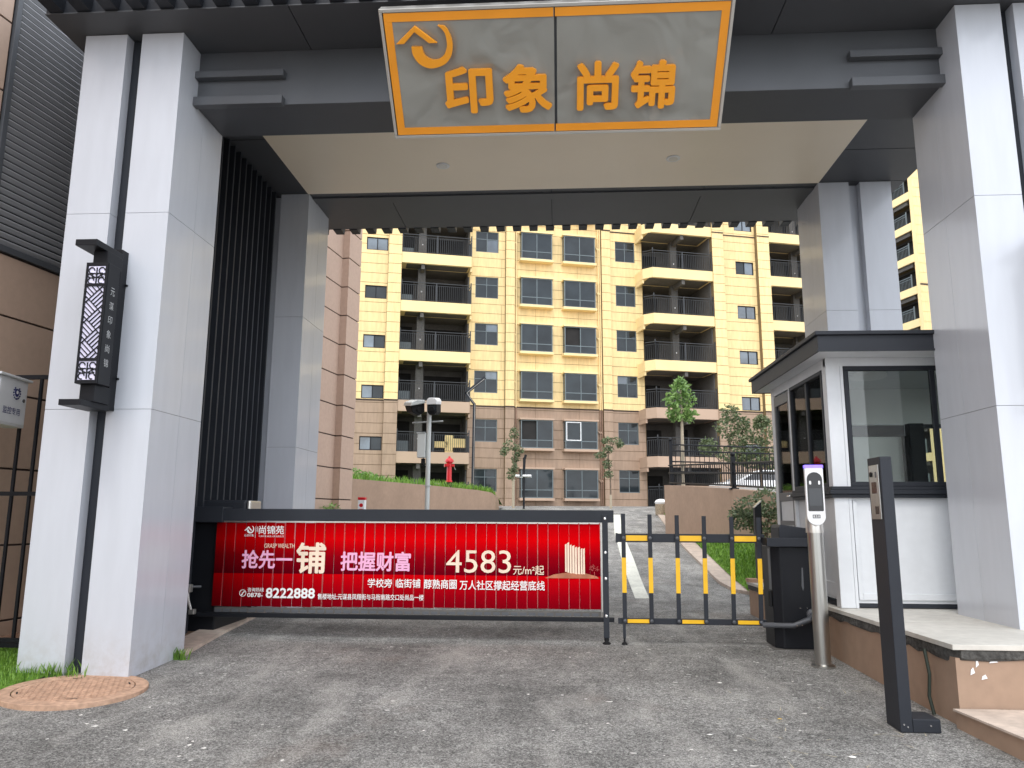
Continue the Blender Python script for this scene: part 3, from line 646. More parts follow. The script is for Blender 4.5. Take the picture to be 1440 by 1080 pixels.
MB().prism([(.075, .62), (.085, .80), (.098, .80), (.098, .60), (.088, .57)], -.204, -.201).build('door_pull', grey_b, c2)
for x in (.05, .12): MB().lathe([(.006, 0), (.004, .004)], (0, 0, 0), 8).build('screw', chrome, c2).matrix_local = Matrix.Translation((x, -.201, .40)) @ Matrix.Rotation(R(90), 4, 'X')
p_box('upper_rail', grey_d, pb, .60, 2.15, 8.36, 8.40, 1.04, 1.13, .004); p_box('upper_rail', grey_d, pb, 2.115, 2.66, 8.14, 8.185, 1.012, 1.10, .004)
p_box('rail_bracket', grey_d, pb, 2.115, 2.15, 8.16, 8.36, 1.02, 1.10)
p_box('lower_rail', grey_d, pb, .60, 2.13, 8.36, 8.40, .20, .26, .004)
MB().tube([(-.30, -.10, .215), (-.05, -.30, .24), (.10, -.30, .30), (.16, -.22, .33)], [.026, .028, .03, .034], 10).build('link_arm', grey_b, pb, smooth=True)
MB().lathe([(.055, 0), (.055, .03), (.03, .05)], (0, 0, 0), 16).build('link_hub', grey_b, pb).matrix_local = Matrix.Translation((.16, -.2, .34)) @ Matrix.Rotation(R(90), 4, 'X')
for i in range(7): MB().lathe([(.006, 0), (.006, .006)], (0, 0, 0), 6).build('rivet', chrome, pb).matrix_local = Matrix.Translation((-.28 + i * .05, -.128 - .03 * i if i < 5 else -.33, .225 + .004 * i)) @ Matrix.Rotation(R(90), 4, 'X')
pxs = (.667, .948, 1.234, 1.518, 1.806, 2.088)
for i, x in enumerate(pxs):
    zt = 1.34 - i * .007; lean = -.02 * i / 5
    pk = MB().prism([(-.020, .22), (.024, .22), (.024 - lean, zt), (-.02 - lean, zt)], -.008, .008).build('picket', grey_d, pb, .002); pk.location = (x - 2.38 + lean, -.06, 0)
    sh = lambda z: -lean * (z - .22) / 1.1
    MB().prism([(-.021 + sh(.52), .52), (.025 + sh(.52), .52), (.025 + sh(.88), .88), (-.021 + sh(.88), .88)], -.0105, -.0085).build('reflective_band', yel_tape, pk)
    for z in (1.085, .235): MB().lathe([(.02, 0), (.016, .008), (.006, .012)], (0, 0, 0), 10).build('bolt_cap', grey_b, pk).matrix_local = Matrix.Translation((.002 + sh(z), -.0085, z)) @ Matrix.Rotation(R(90), 4, 'X')
for z0, z1 in ((1.055, 1.112), (.212, .25)):
    for i in (0, 2, 4): p_box('reflective_tape', yel_tape, pb, pxs[i] + .03, pxs[i + 1] - .026, 8.356, 8.3595, z0, z1)
p_box('rail_end', grey_d, pb, .59, .61, 8.355, 8.405, 1.035, 1.135)
MB().box(-1.735, -1.705, -.07, -.055, .06, .22).build('drop_leg', grey_d, pb); MB().lathe([(.032, 0), (.03, .012), (.012, .03), (.01, .08)], (-1.72, -.06, -.004), 12).build('rubber_foot', blackm, pb)
# ================================================================ platform and step
plat = thing('raised_platform', 'tan rendered plinth with pale stone top under the guard booth', 'platform', (2.6, 8, 0))
plat['kind'] = 'thing'
def q_box(name, m, par, x0, x1, y0, y1, z0, z1, bevel=0., **kw): return bx(name, m, par, x0 - 2.6, x1 - 2.6, y0 - 8, y1 - 8, z0, z1, bevel, **kw)
Wl = [(2.70, 5.66), (12, 5.66), (12, 10.8), (2.54, 10.8)]
MB().prism([(x - 2.6, y - 8) for x, y in Wl], -.5, .36, 'z').build('wall', tan_r, plat)
# ragged mortar bed: strips with an uneven lower edge
b = MB(); N_ = 90
def edge(t):
    if t < .42: u = t / .42; return (2.54 + .16 * u, 10.8 - 5.14 * u, -1, 0)
    u = (t - .42) / .58; return (2.70 + 9.3 * u, 5.66, 0, -1)
for i in range(N_ + 1):
    x, y, nx_, ny_ = edge(i / N_); dz = .055 + random.uniform(-.016, .018) + (.02 if .33 < i / N_ < .44 else 0)
    for (o, z) in ((.0, .415), (.018, .412), (.016, .36), (.01, .41 - dz), (.0, .405 - dz)): b.v.append((x - 2.6 + nx_ * o, y - 8 + ny_ * o, z))
for i in range(N_):
    for k in range(4): j = i * 5 + k; b.f.append((j, j + 1, j + 6, j + 5))
b.build('mortar_bed', mortar, plat)
q_box('mortar_core', mortar, plat, 2.72, 12, 5.68, 10.78, .361, .415)
# stone slabs laid on top
xs_ = [2.52, 3.55, 4.75, 5.95, 7.2]; ysl = [5.63, 6.85, 8.1, 9.4, 10.85]
for y0, y1 in zip(ysl, ysl[1:]):
    for i, (x0, x1) in enumerate(zip(xs_, xs_[1:])):
        if i == 0:
            xa, xb_ = 2.675 - (y0 - 5.63) * .03, 2.675 - (y1 - 5.63) * .03
            MB().prism([(xa - 2.6, y0 - 8 + .002), (x1 - 2.602, y0 - 8 + .002), (x1 - 2.602, y1 - 8.002), (xb_ - 2.6, y1 - 8.002)], .416, .452, 'z').build('stone_slab', slab_m, plat, .003)
        else: q_box('stone_slab', slab_m, plat, x0 + .001, x1 - .001, y0 + .002, y1 - .002, .416, .452, .003)
MB().tube([(-.01, -2.03, .37), (-.0, -2.06, .2), (-.015, -2.06, .05), (.0, -2.08, -.07)], .012, 6).build('cable', mat('green_black_cable', (.02, .03, .02), .6), plat).location = (.045, 0, 0)
for (x, z, w_, h_) in ((2.79, .25, .03, .05), (2.86, .22, .04, .035), (2.92, .33, .06, .02), (2.83, .30, .02, .06)):
    MB().prism([(x - 2.6, z), (x - 2.6 + w_, z + h_ * .3), (x - 2.6 + w_ * .7, z + h_), (x - 2.6 + w_ * .2, z + h_ * .7)], -2.345, -2.341).build('chipped_plaster', whitep, plat)
st = MB().prism([(2.66, 5.64), (2.86, 3.6), (3.55, 3.2), (6, 3.4), (6, 5.64)], -.5, .02, 'z').build('low_step', tan_r); st['kind'] = 'structure'
MB().prism([(2.645, 5.64), (2.845, 3.585), (3.55, 3.185), (6, 3.385), (6, 5.64)], .021, .035, 'z').build('step_top', kerb_m, st)
# ================================================================ guard booth
bo_ = thing('guard_booth', 'white guard booth with dark grey flat roof and sliding windows', 'booth', (3.8, 8.75, .452))
def k_box(name, m, par, x0, x1, y0, y1, z0, z1, bevel=0., **kw): return bx(name, m, par, x0 - 3.8, x1 - 3.8, y0 - 8.75, y1 - 8.75, z0 - .452, z1 - .452, bevel, **kw)
X0, X1, Y0, Y1 = 2.68, 5.0, 7.74, 9.75
k_box('floor', grey_d, bo_, X0 + .03, X1 - .03, Y0 + .03, Y1 - .03, .46, .50)
for x, y in ((X0, Y0), (X1 - .12, Y0), (X0, Y1 - .1), (X1 - .12, Y1 - .1)):
    k_box('corner_post', whitewarm, bo_, x, x + .14, y, y + .12, .454, 2.90, .006)
k_box('corner_post', whitewarm, bo_, X0 + .142, X0 + .17, Y0 + .004, Y0 + .09, .454, 2.90)
for (x0, x1) in ((2.86, 3.83), (3.85, 4.86)):
    pn = k_box('lower_panel', whitewarm, bo_, x0, x1, Y0 + .03, Y0 + .05, .50, 1.50)
    k_box('panel_border', whitewarm, pn, x0, x0 + .04, Y0 + .012, Y0 + .0295, .53, 1.47, .003); k_box('panel_border', whitewarm, pn, x1 - .04, x1, Y0 + .012, Y0 + .0295, .53, 1.47, .003)
    k_box('panel_border', whitewarm, pn, x0 + .041, x1 - .041, Y0 + .012, Y0 + .0295, .53, .59, .003)
pn = k_box('lower_panel', whitewarm, bo_, X0 + .03, X0 + .05, Y0 + .14, 8.98, .52, 1.50)
k_box('panel_border', whitewarm, pn, X0 + .012, X0 + .0295, Y0 + .13, 8.98, .55, .68, .004)
k_box('lower_panel', whitewarm, bo_, X1 - .05, X1 - .03, Y0 + .13, Y1 - .11, .52, 1.50); 
k_box('rear_wall', interior, bo_, X0 + .15, 4.25, Y1 - .06, Y1 - .02, .5, 2.45); k_box('rear_wall', interior, bo_, 4.255, X1 - .13, Y1 - .06, Y1 - .02, .5, 1.5)
for z0, z1, o in ((1.50, 1.535, .03), (1.536, 1.575, .05), (1.576, 1.61, .03)):
    sl_ = k_box('sill', grey_d, bo_, X0 - o, X1 + o, Y0 - o, Y0 + .08, z0, z1, .004)
    k_box('sill', grey_d, bo_, X0 - o, X0 + .06, Y0 + .082, 8.99, z0, z1, .004)
k_box('head_band', whitewarm, bo_, X0, X1, Y0 + .002, Y0 + .06, 2.815, 2.90); k_box('head_band', whitewarm, bo_, X0 + .002, X0 + .06, Y0 + .125, Y1 - .1, 2.80, 2.90)
k_box('head_band', interior, bo_, X0 + .15, X1 - .13, Y1 - .055, Y1 - .02, 2.46, 2.90); k_box('head_band', whitewarm, bo_, X1 - .06, X1, Y0 + .125, Y1 - .1, 2.80, 2.90)
def window_f(name, x0, x1, z0, z1, y, fr=.05, mull=(), par=bo_, axis='x', x=None):
    b = MB()
    def add(a0, a1, zz0, zz1, d0=0., d1=.06):
        if axis == 'x': b.box(a0 - 3.8, a1 - 3.8, y + d0 - 8.75, y + d1 - 8.75, zz0 - .452, zz1 - .452)
        else: b.box(x + d0 - 3.8, x + d1 - 3.8, a0 - 8.75, a1 - 8.75, zz0 - .452, zz1 - .452)
    add(x0, x1, z1 - fr, z1); add(x0, x1, z0, z0 + fr); add(x0, x0 + fr, z0 + fr, z1 - fr); add(x1 - fr, x1, z0 + fr, z1 - fr)
    for m_ in mull: add(m_ - .025, m_ + .025, z0 + fr, z1 - fr, .01, .05)
    f = b.build(name, grey_d, par, .004)
    e = [x0 + fr] + list(mull) + [x1 - fr]
    for a0, a1 in zip(e, e[1:]):
        a0 += .025 if a0 in mull else 0; a1 -= .025 if a1 in mull else 0
        if axis == 'x': MB().box(a0 - 3.8, a1 - 3.8, y + .028 - 8.75, y + .034 - 8.75, z0 + fr - .452, z1 - fr - .452).build('pane', glass, f)
        else: MB().box(x + .028 - 3.8, x + .034 - 3.8, a0 - 8.75, a1 - 8.75, z0 + fr - .452, z1 - fr - .452).build('pane', glass, f)
    return f
window_f('window', 2.855, 4.84, 1.612, 2.814, Y0 - .005, .045, (3.72,))
window_f('window', Y0 + .13, 8.98, 1.612, 2.799, 0, .04, (8.42,), axis='y', x=X0 - .005)
window_f('window', 4.44, 4.85, 1.53, 2.455, Y1 - .07, .05, (), )
window_f('window', Y0 + .14, Y1 - .12, 1.55, 2.795, 0, .06, (8.7,), axis='y', x=X1 - .05)
k_box('window_head_dark', black, bo_, X0 + .16, 4.25, Y1 - .085, Y1 - .062, 2.30, 2.44)
k_box('inner_column', black, bo_, 4.26, 4.43, Y1 - .2, Y1 - .075, .5, 2.45)
k_box('curtain', blackm, bo_, 4.20, 4.27, Y1 - .16, Y1 - .10, 1.5, 2.3)
# door on the left face
k_box('door_post', whitewarm, bo_, X0 - .004, X0 + .06, 8.985, 9.03, .454, 2.90)
dr = k_box('door', grey_b, bo_, X0 + .0, X0 + .045, 9.04, 9.09, .47, 2.78, .003); k_box('door_stile', grey_b, dr, X0, X0 + .045, 9.60, 9.648, .47, 2.78, .003)
for z0, z1 in ((.47, .55), (1.22, 1.27), (1.50, 1.60), (2.66, 2.78)): k_box('door_rail', grey_b, dr, X0, X0 + .045, 9.091, 9.599, z0, z1, .003)
k_box('pane', glass, dr, X0 + .018, X0 + .024, 9.091, 9.599, 1.601, 2.659); k_box('door_panel', whitewarm, dr, X0 + .012, X0 + .03, 9.091, 9.599, 1.271, 1.499); k_box('door_panel', whitewarm, dr, X0 + .012, X0 + .03, 9.091, 9.599, .551, 1.219)
k_box('door_handle', chrome, dr, X0 - .04, X0 - .02, 9.08, 9.19, 1.545, 1.562, .004)
# roof
rf = k_box('roof', whitewarm, bo_, X0 - .17, X1 + .2, Y0 - .36, Y1 + .2, 2.901, 2.93)
for a in ((X0 - .185, X1 + .2, Y0 - .375, Y0 - .3605, 2.89, 3.045), (X0 - .185, X0 - .1705, Y0 - .36, Y1 + .2, 2.89, 3.045)): k_box('fascia', grey_d, rf, *a)
k_box('fascia', grey_d, rf, X0 - .185, X1 + .21, Y1 + .201, Y1 + .216, 2.89, 3.045)
k_box('roof_deck', grey_d, rf, X0 - .17, X1 + .2, Y0 - .36, Y1 + .2, 2.935, 3.04); k_box('roof_lip', grey_d, rf, X0 - .215, X1 + .23, Y0 - .405, Y1 + .24, 3.0465, 3.085, .006)
k_box('drip_edge', grey_d, rf, X0 - .20, X1 + .2, Y0 - .39, Y0 - .3755, 2.885, 2.905)
cl = MB().lathe([(.17, 0), (.2, .02), (.2, .05)], (0, 0, 0), 24).build('ceiling_light', whitep, bo_, smooth=True); cl.location = (-.35, -.1, 2.395)
k_box('desk', grey_b, bo_, 2.75, 3.9, 8.0, 8.35, 1.35, 1.38); k_box('telephone', blackm, bo_, 2.95, 3.12, 8.02, 8.16, 1.381, 1.66, .02)
# ================================================================ intercom post (near right)
kp = thing('intercom_post', 'dark square intercom post with silver reader plate standing by the tan plinth', 'access post', (2.27, 5.6, -.09))
bx('post', grey_d, kp, -.036, .045, -.10, .125, .0, 1.82, .006); bx('foot', grey_d, kp, .046, .225, -.10, .12, .0, .085, .005)
pl = bx('reader_plate', steel, kp, -.046, -.0365, -.075, .085, 1.385, 1.765, .003)
MB().lathe([(.018, 0), (.018, .006)], (0, 0, 0), 16).build('camera_lens', blackm, pl).matrix_local = Matrix.Translation((-.0465, .045, 1.70)) @ Matrix.Rotation(R(-90), 4, 'Y')
bx('speaker_grille', grey_b, pl, -.0475, -.0462, -.045, -.02, 1.675, 1.715)
bx('display', mat('dark_red_display', (.05, .006, .008), .15), pl, -.0485, -.0462, -.03, .045, 1.565, 1.645); bx('card_window', mat('dark_card_window', (.03, .02, .02), .2), pl, -.0485, -.0462, -.045, .01, 1.42, 1.475)
for x, z in ((-.012, .05), (.012, .035), (.16, .045)): MB().lathe([(.007, 0), (.005, .004)], (0, 0, 0), 8).build('screw', chrome, kp).matrix_local = Matrix.Translation((x, -.1005, z)) @ Matrix.Rotation(R(90), 4, 'X')
# ================================================================ face terminal on steel pole
ft = thing('face_terminal', 'face recognition terminal with violet light strip on a round steel pole', 'access post', (2.385, 7.45, -.034))
MB().lathe([(.105, 0), (.105, .018), (.075, .028), (.0745, .03)], (0, 0, 0), 28).build('flange', steel, ft, smooth=True)
MB().lathe([(.071, .03), (.071, 1.20)], (0, 0, 0), 28).build('pole', steel, ft, smooth=True); MB().lathe([(.079, 1.2), (.079, 1.32), (.065, 1.36)], (0, .01, 0), 28).build('collar', silver, ft, smooth=True)
def rr(w, z0, z1, rb, rt, n=7):
    p = []
    for cx, cz, r_, a0 in ((w - rb, z0 + rb, rb, -90), (w - rt, z1 - rt, rt, 0), (-w + rt, z1 - rt, rt, 90), (-w + rb, z0 + rb, rb, 180)):
        for i in range(n): a = R(a0 + 90 * i / (n - 1)); p.append((cx + r_ * math.cos(a), cz + r_ * math.sin(a)))
    return p
hd = MB().prism(rr(.082, 1.27, 1.80, .08, .012), -.105, -.055).build('housing', whitep, ft, .005)
hd.rotation_euler = (0, 0, R(-6))
MB().prism(rr(.068, 1.40, 1.76, .01, .066), -.108, -.1055).build('black_front', mat('black_glass_front', (.006, .006, .007), .08), hd)
MB().prism(rr(.056, 1.45, 1.61, .004, .004), -.110, -.1085).build('screen', mat('idle_screen', (.035, .038, .042), .12), hd)
for x in (-.04, .04): MB().prism(rr(.009, 1.645, 1.68, .008, .008), -.110, -.1085).build('flash_lamp', whitep, hd).location = (x, 0, 0)
em = bpy.data.materials.new('violet_light'); em.use_nodes = True; e_ = em.node_tree.nodes['Principled BSDF']; e_.inputs['Base Color'].default_value = (.25, .18, .9, 1); e_.inputs['Emission Color'].default_value = (.16, .10, .95, 1); e_.inputs['Emission Strength'].default_value = .75
MB().prism(rr(.084, 1.80, 1.828, .003, .006), -.107, -.053).build('light_strip', em, hd)
bx('number_plate', grey_b, hd, -.034, .034, -.108, -.1055, 1.335, 1.368); text('lettering', '8.5.0', text_w, hd, (-.028, .028, 1.341, 1.362), -.1085, .01)
# ================================================================ cover in the ground
mh = thing('inspection_cover', 'round reddish concrete inspection cover in front of the left white pillar', 'manhole cover', (-3.76, 6.0, -.035)); mh.rotation_euler = (R(.6), R(1.2), 0)
terra = mat('terracotta_concrete', (.48, .31, .215), .85, 0, .3, .12, 6, .35, 50, var2=.15, v2scale=25)
def ringb(r0, r1, z, d=.05, n=56):
    b = MB()
    for zz in (z, z - d):
        for r_ in (r0, r1): b.v += [(r_ * math.cos(2 * math.pi * i / n), r_ * math.sin(2 * math.pi * i / n), zz) for i in range(n)]
    for i in range(n):
        j = (i + 1) % n; b.f += [(i, j, n + j, n + i), (2 * n + i, 3 * n + i, 3 * n + j, 2 * n + j), (n + i, n + j, 3 * n + j, 3 * n + i), (i, 2 * n + i, 2 * n + j, j)]
    return b
ringb(.425, .52, .012).build('rim', terra, mh, .004)
ringb(.002, .416, .010).build('lid', terra, mh, .003)
# small raised studs cast in the lid
sb = MB()
for i in range(-8, 9):
    for j in range(-8, 9):
        x, y = i * .046 + (j % 2) * .023, j * .046
        if x * x + y * y < .39 ** 2: sb.box(x - .016, x + .016, y - .016, y + .016, .009, .0135)
sb.build('cast_studs', terra, mh, kind='stuff')
for a, r_ in ((R(35), .38), (R(215), .38), (R(120), .36), (R(-60), .36)): MB().box(-.035, .035, -.006, .006, .0125, .0145).build('lifting_slot', blackm, mh).matrix_local = Matrix.Translation((r_ * math.cos(a), r_ * math.sin(a), 0)) @ Matrix.Rotation(a + 1.57, 4, 'Z')
# ================================================================ side fence and police box
fe = thing('metal_fence', 'black iron bar fence between the left building and the white pillar', 'fence', (-5.2, 7.2, 0))
for z in (2.655, 1.50, .13, .085): bx('rail', black, fe, -1.2, .30, -.02, .02, z - .02, z + .02)
for x in (-1.02, -.82, -.62, -.42, -.145, .035, .21): bx('bar', black, fe, x - .014, x + .014, -.012, .012, .13, 2.64)
bx('post', black, fe, .265, .30, -.03, .03, -.1, 2.66)
pbx = thing('utility_box', 'white metal box with dark blue police emblem hanging on the iron fence', 'box', (-5.30, 6.907, 2.13), R(98))
bx('case', whitewarm, pbx, -.3, .195, -.09, .10, .0, .45, .006); bx('cap', whitewarm, pbx, -.32, .225, -.12, .12, .4505, .475, .006); bx('door', whitewarm, pbx, -.28, .175, -.097, -.0905, .02, .43, .003)
text('lettering', '监控专用', navy, pbx, (-.20, .085, .105, .175), -.0985, .012)
em_b = MB(); sh = [(0, .33), (.022, .325), (.036, .335), (.036, .29), (.022, .262), (0, .25), (-.022, .262), (-.036, .29), (-.036, .335), (-.022, .325)]
em_b.prism([(x - .0, z + .03) for x, z in sh], -.102, -.098)
for sx in (-1, 1):
    for i in range(6):
        a = R(-80 + i * 26); em_b.prism([(.0 + sx * (.056 * math.cos(a)) + p[0], .318 + .058 * math.sin(a) + p[1]) for p in ((-.012, 0), (0, .011), (.012, .004), (0, -.008))], -.1015, -.098)
em_b.build('emblem', navy, pbx)
em_c = MB().prism([(.0 + .017 * math.cos(i), .325 + .017 * math.sin(i)) for i in [k * math.pi / 6 for k in range(12)]], -.1035, -.1021).build('emblem_centre', whitep, pbx)
MB().lathe([(.018, 0), (.018, .008)], (0, 0, 0), 12).build('lock', grey_b, pbx).matrix_local = Matrix.Translation((.125, -.097, .26)) @ Matrix.Rotation(R(90), 4, 'X')
pp = MB().tube([(-4.92, 6.62, .06), (-5.3, 6.75, .06)], .025, 10).build('pvc_pipe', pvc, smooth=True); tag(pp, 'short white plastic pipe lying in the grass left of the pillar', 'pipe')
# ================================================================ near left building (tan cladding + louvre)
TB = R(8.2)
lb = thing('clad_building', 'tan panelled building at the left edge with grey ventilation louvre', 'building', (-7.0, 0, 0), -TB)
# local +Y runs along the wall, wall face at local x = 0
bx('wall_core', joint, lb, -6, -.022, -2.0, 13.4, -.5, 16)
zj = [-.4, .2, .98, 1.78, 2.575, 3.39, 4.05]
for z0, z1 in zip(zj, zj[1:]):
    for y0, y1 in ((-2, 1.6), (1.61, 5.4), (5.41, 9.2), (9.21, 13.4)): bx('cladding_panel', side_b, lb, -.02, 0, y0 + .004, y1 - .004, z0 + .011, z1 - .011, .003)
zj2 = [4.07, 5.0, 5.80, 6.6, 7.4, 8.2, 9.0, 10.6, 12.2, 13.8, 15.4]
for z0, z1 in zip(zj2, zj2[1:]):
    for y0, y1 in ((-2, 3.3), (3.31, 7.27)): bx('cladding_panel', side_b, lb, -.02, 0, y0 + .004, y1 - .004, z0 + .011, z1 - .011, .003)
lv = bx('louvre', blackm, lb, -.018, -.012, 7.35, 12.4, 4.15, 9.4); bx('louvre_frame', grey_b, lv, -.015, .03, 7.29, 7.35, 4.06, 9.4, .003); bx('louvre_frame', grey_b, lv, -.015, .03, 7.351, 12.4, 4.06, 4.13, .003)
b = MB().prism([(.0, 0), (.012, 0), (.040, .036), (.040, .048), (.0, .048)], 7.352, 12.39, 'y'); b.v = [(x, y, z) for (x, y, z) in b.v]
lme = bpy.data.meshes.new('louvre_blade'); lme.from_pydata(b.v, [], b.f); lme.materials.append(mat('louvre_grey', (.34, .345, .36), .45, 0, .5, .08, 2))
z = 4.14
while z < 8.6:
    o = link('louvre_blade', lme, lv); o.location = (-.008, 0, z); z += .078
# rear stretch of the same building, beyond the gate
rb = thing('clad_building', 'pinkish tan panelled building corner seen between the rear white pillar and yellow flats', 'building', (-8.2, 0, 0), -TB)
pink = mat('pink_tan_cladding', (.46, .325, .25), .6, 0, .4, .05, .6, .06, 9, var2=.04, coord='Pos')
bx('wall_core', joint, rb, -7, -.025, 12.0, 18.66, -.5, 15); bx('wall_core', joint, rb, -7, .15, 18.68, 19.38, -.5, 15)
zr = [-.4, .15, .93, 1.70, 2.46, 3.25, 4.01, 4.78, 5.56, 6.31, 7.06, 7.825, 8.57, 9.35, 10.1, 11, 12, 13, 14, 15]
for z0, z1 in zip(zr, zr[1:]):
    for y0, y1 in ((12.0, 15.3), (15.31, 18.66)): bx('cladding_panel', pink, rb, -.022, 0, y0, y1, z0 + .014, z1 - .014, .003)
    bx('cladding_panel', pink, rb, .001, .158, 18.64, 18.679, z0 + .014, z1 - .014); bx('cladding_panel', pink, rb, .1585, .18, 18.64, 19.40, z0 + .014, z1 - .014, .003)
# ================================================================ apartment building (behind)
PH = R(15.5)
ap = thing('apartment_building', 'large yellow apartment block with brown lower floors and dark balconies behind the gate', 'building', (-2.2, 45, 0), PH)
FZ = lambda k: 1.93 + 2.9 * k
NF = 7; TOP = FZ(7) + 1.2
# helper in facade space: u along the wall, w out of the wall (towards the road), z up
def f_box(name, m, par, u0, u1, w0, w1, z0, z1, bevel=0., **kw): return bx(name, m, par, u0, u1, -w1, -w0, z0, z1, bevel, **kw)
core_m = mat('joint_backing_brown', (.22, .15, .10), .9, var=.1)  # darker brown backing colour for the board joints
core_y = mat('joint_backing_yellow', (.20, .14, .065), .9, var=.1)  # dark backing wall colour that shows in the gaps between boards
def hole_panels(par, u0, u1, w, zlo, zhi, holes, vj=None, th=.03):
    """stack of cladding boards on the plane w, cut round the window openings"""
    out = []; rows = []; z = 1.20
    while z < zhi:
        rows.append((max(z, zlo), min(z + .58, zhi))); z += .58
    for z0, z1 in rows:
        if z1 - z0 < .05: continue
        if z0 < 7.7 < z1: segs = [(z0, 7.7), (7.76, z1)]
        else: segs = [(z0, z1)]
        for a, b_ in segs:
            m = brown if b_ <= 7.71 else yellow
            hs_ = sorted([h for h in holes if h[2] < b_ - .02 and h[3] > a + .02])
            # split the row at hole edges in z too
            cuts = sorted({a, b_} | {h[2] for h in hs_ if a < h[2] < b_} | {h[3] for h in hs_ if a < h[3] < b_})
            for c0, c1 in zip(cuts, cuts[1:]):
                if c1 - c0 < .03: continue
                cur = u0; zm = (c0 + c1) / 2; lst = []
                for h in hs_:
                    if h[2] < zm < h[3]:
                        if h[0] > cur: lst.append((cur, h[0]))
                        cur = max(cur, h[1])
                if cur < u1: lst.append((cur, u1))
                lo = c0 + (.013 if c0 == a else 0); hi = c1 - (.013 if c1 == b_ else 0)
                for p, q in lst:
                    ps = [p, q]
                    if vj and c0 == a and not hs_:
                        ps = sorted(set([p, q] + [v for v in vj if p < v < q]))
                    for s0, s1 in zip(ps, ps[1:]): out.append((s0 + (.008 if s0 != p else 0), s1 - (.008 if s1 != q else 0), w, lo, hi, m, th))
    return out
def solid_with_holes(par, name, u0, u1, w, depth, zlo, zhi, holes, m):
    """backing wall of real thickness with openings"""
    b = MB(); cuts = sorted({zlo, zhi} | {h[2] for h in holes} | {h[3] for h in holes})
    for c0, c1 in zip(cuts, cuts[1:]):
        zm = (c0 + c1) / 2; cur = u0
        for h in sorted(holes):
            if h[2] < zm < h[3]:
                if h[0] > cur: b.box(cur, h[0], -(w - .001), -(w - depth), c0, c1)
                cur = max(cur, h[1])
        if cur < u1: b.box(cur, u1, -(w - .001), -(w - depth), c0, c1)
    return b.build(name, m, par)
boards = []
def win(par, u0, u1, z0, z1, w, kind):
    b = MB(); d0, d1 = w - .09, w - .03; fr = .05
    b.box(u0, u1, -d1, -d0, z1 - fr, z1).box(u0, u1, -d1, -d0, z0, z0 + fr).box(u0, u0 + fr, -d1, -d0, z0 + fr, z1 - fr).box(u1 - fr, u1, -d1, -d0, z0 + fr, z1 - fr)
    mu = (u0 + u1) / 2 if kind != 's' else (u0 + u1) / 2
    panes = []
    if kind == 'w':
        zt = z0 + (z1 - z0) * .64; b.box(u0 + fr, u1 - fr, -d1 + .01, -d0 - .01, zt - .02, zt + .02); b.box(mu - .02, mu + .02, -d1 + .005, -d0, z0 + fr, z1 - fr)
        panes = [(u0 + fr, mu - .02, z0 + fr, zt - .02), (mu + .02, u1 - fr, z0 + fr, zt - .02), (u0 + fr, mu - .02, zt + .02, z1 - fr), (mu + .02, u1 - fr, zt + .02, z1 - fr)]
    else:
        b.box(mu - .025, mu + .025, -d1, -d0, z0 + fr, z1 - fr); panes = [(u0 + fr, mu - .025, z0 + fr, z1 - fr), (mu + .025, u1 - fr, z0 + fr, z1 - fr)]
    f = b.build('window', wframe if kind == 'w' else black, par)
    for i, (a, c, e, g_) in enumerate(panes):
        pm = pane_b if (kind == 's' and random.random() < .8) or random.random() < .12 else pane_m
        o = cbox('pane', pm, f, a, c, -d1 + .025 + random.uniform(0, .004), -d1 + .031 + .004, e, g_)
        o.rotation_euler = (R(random.uniform(-.5, .5)), 0, R(random.uniform(-.6, .6)))
    return f
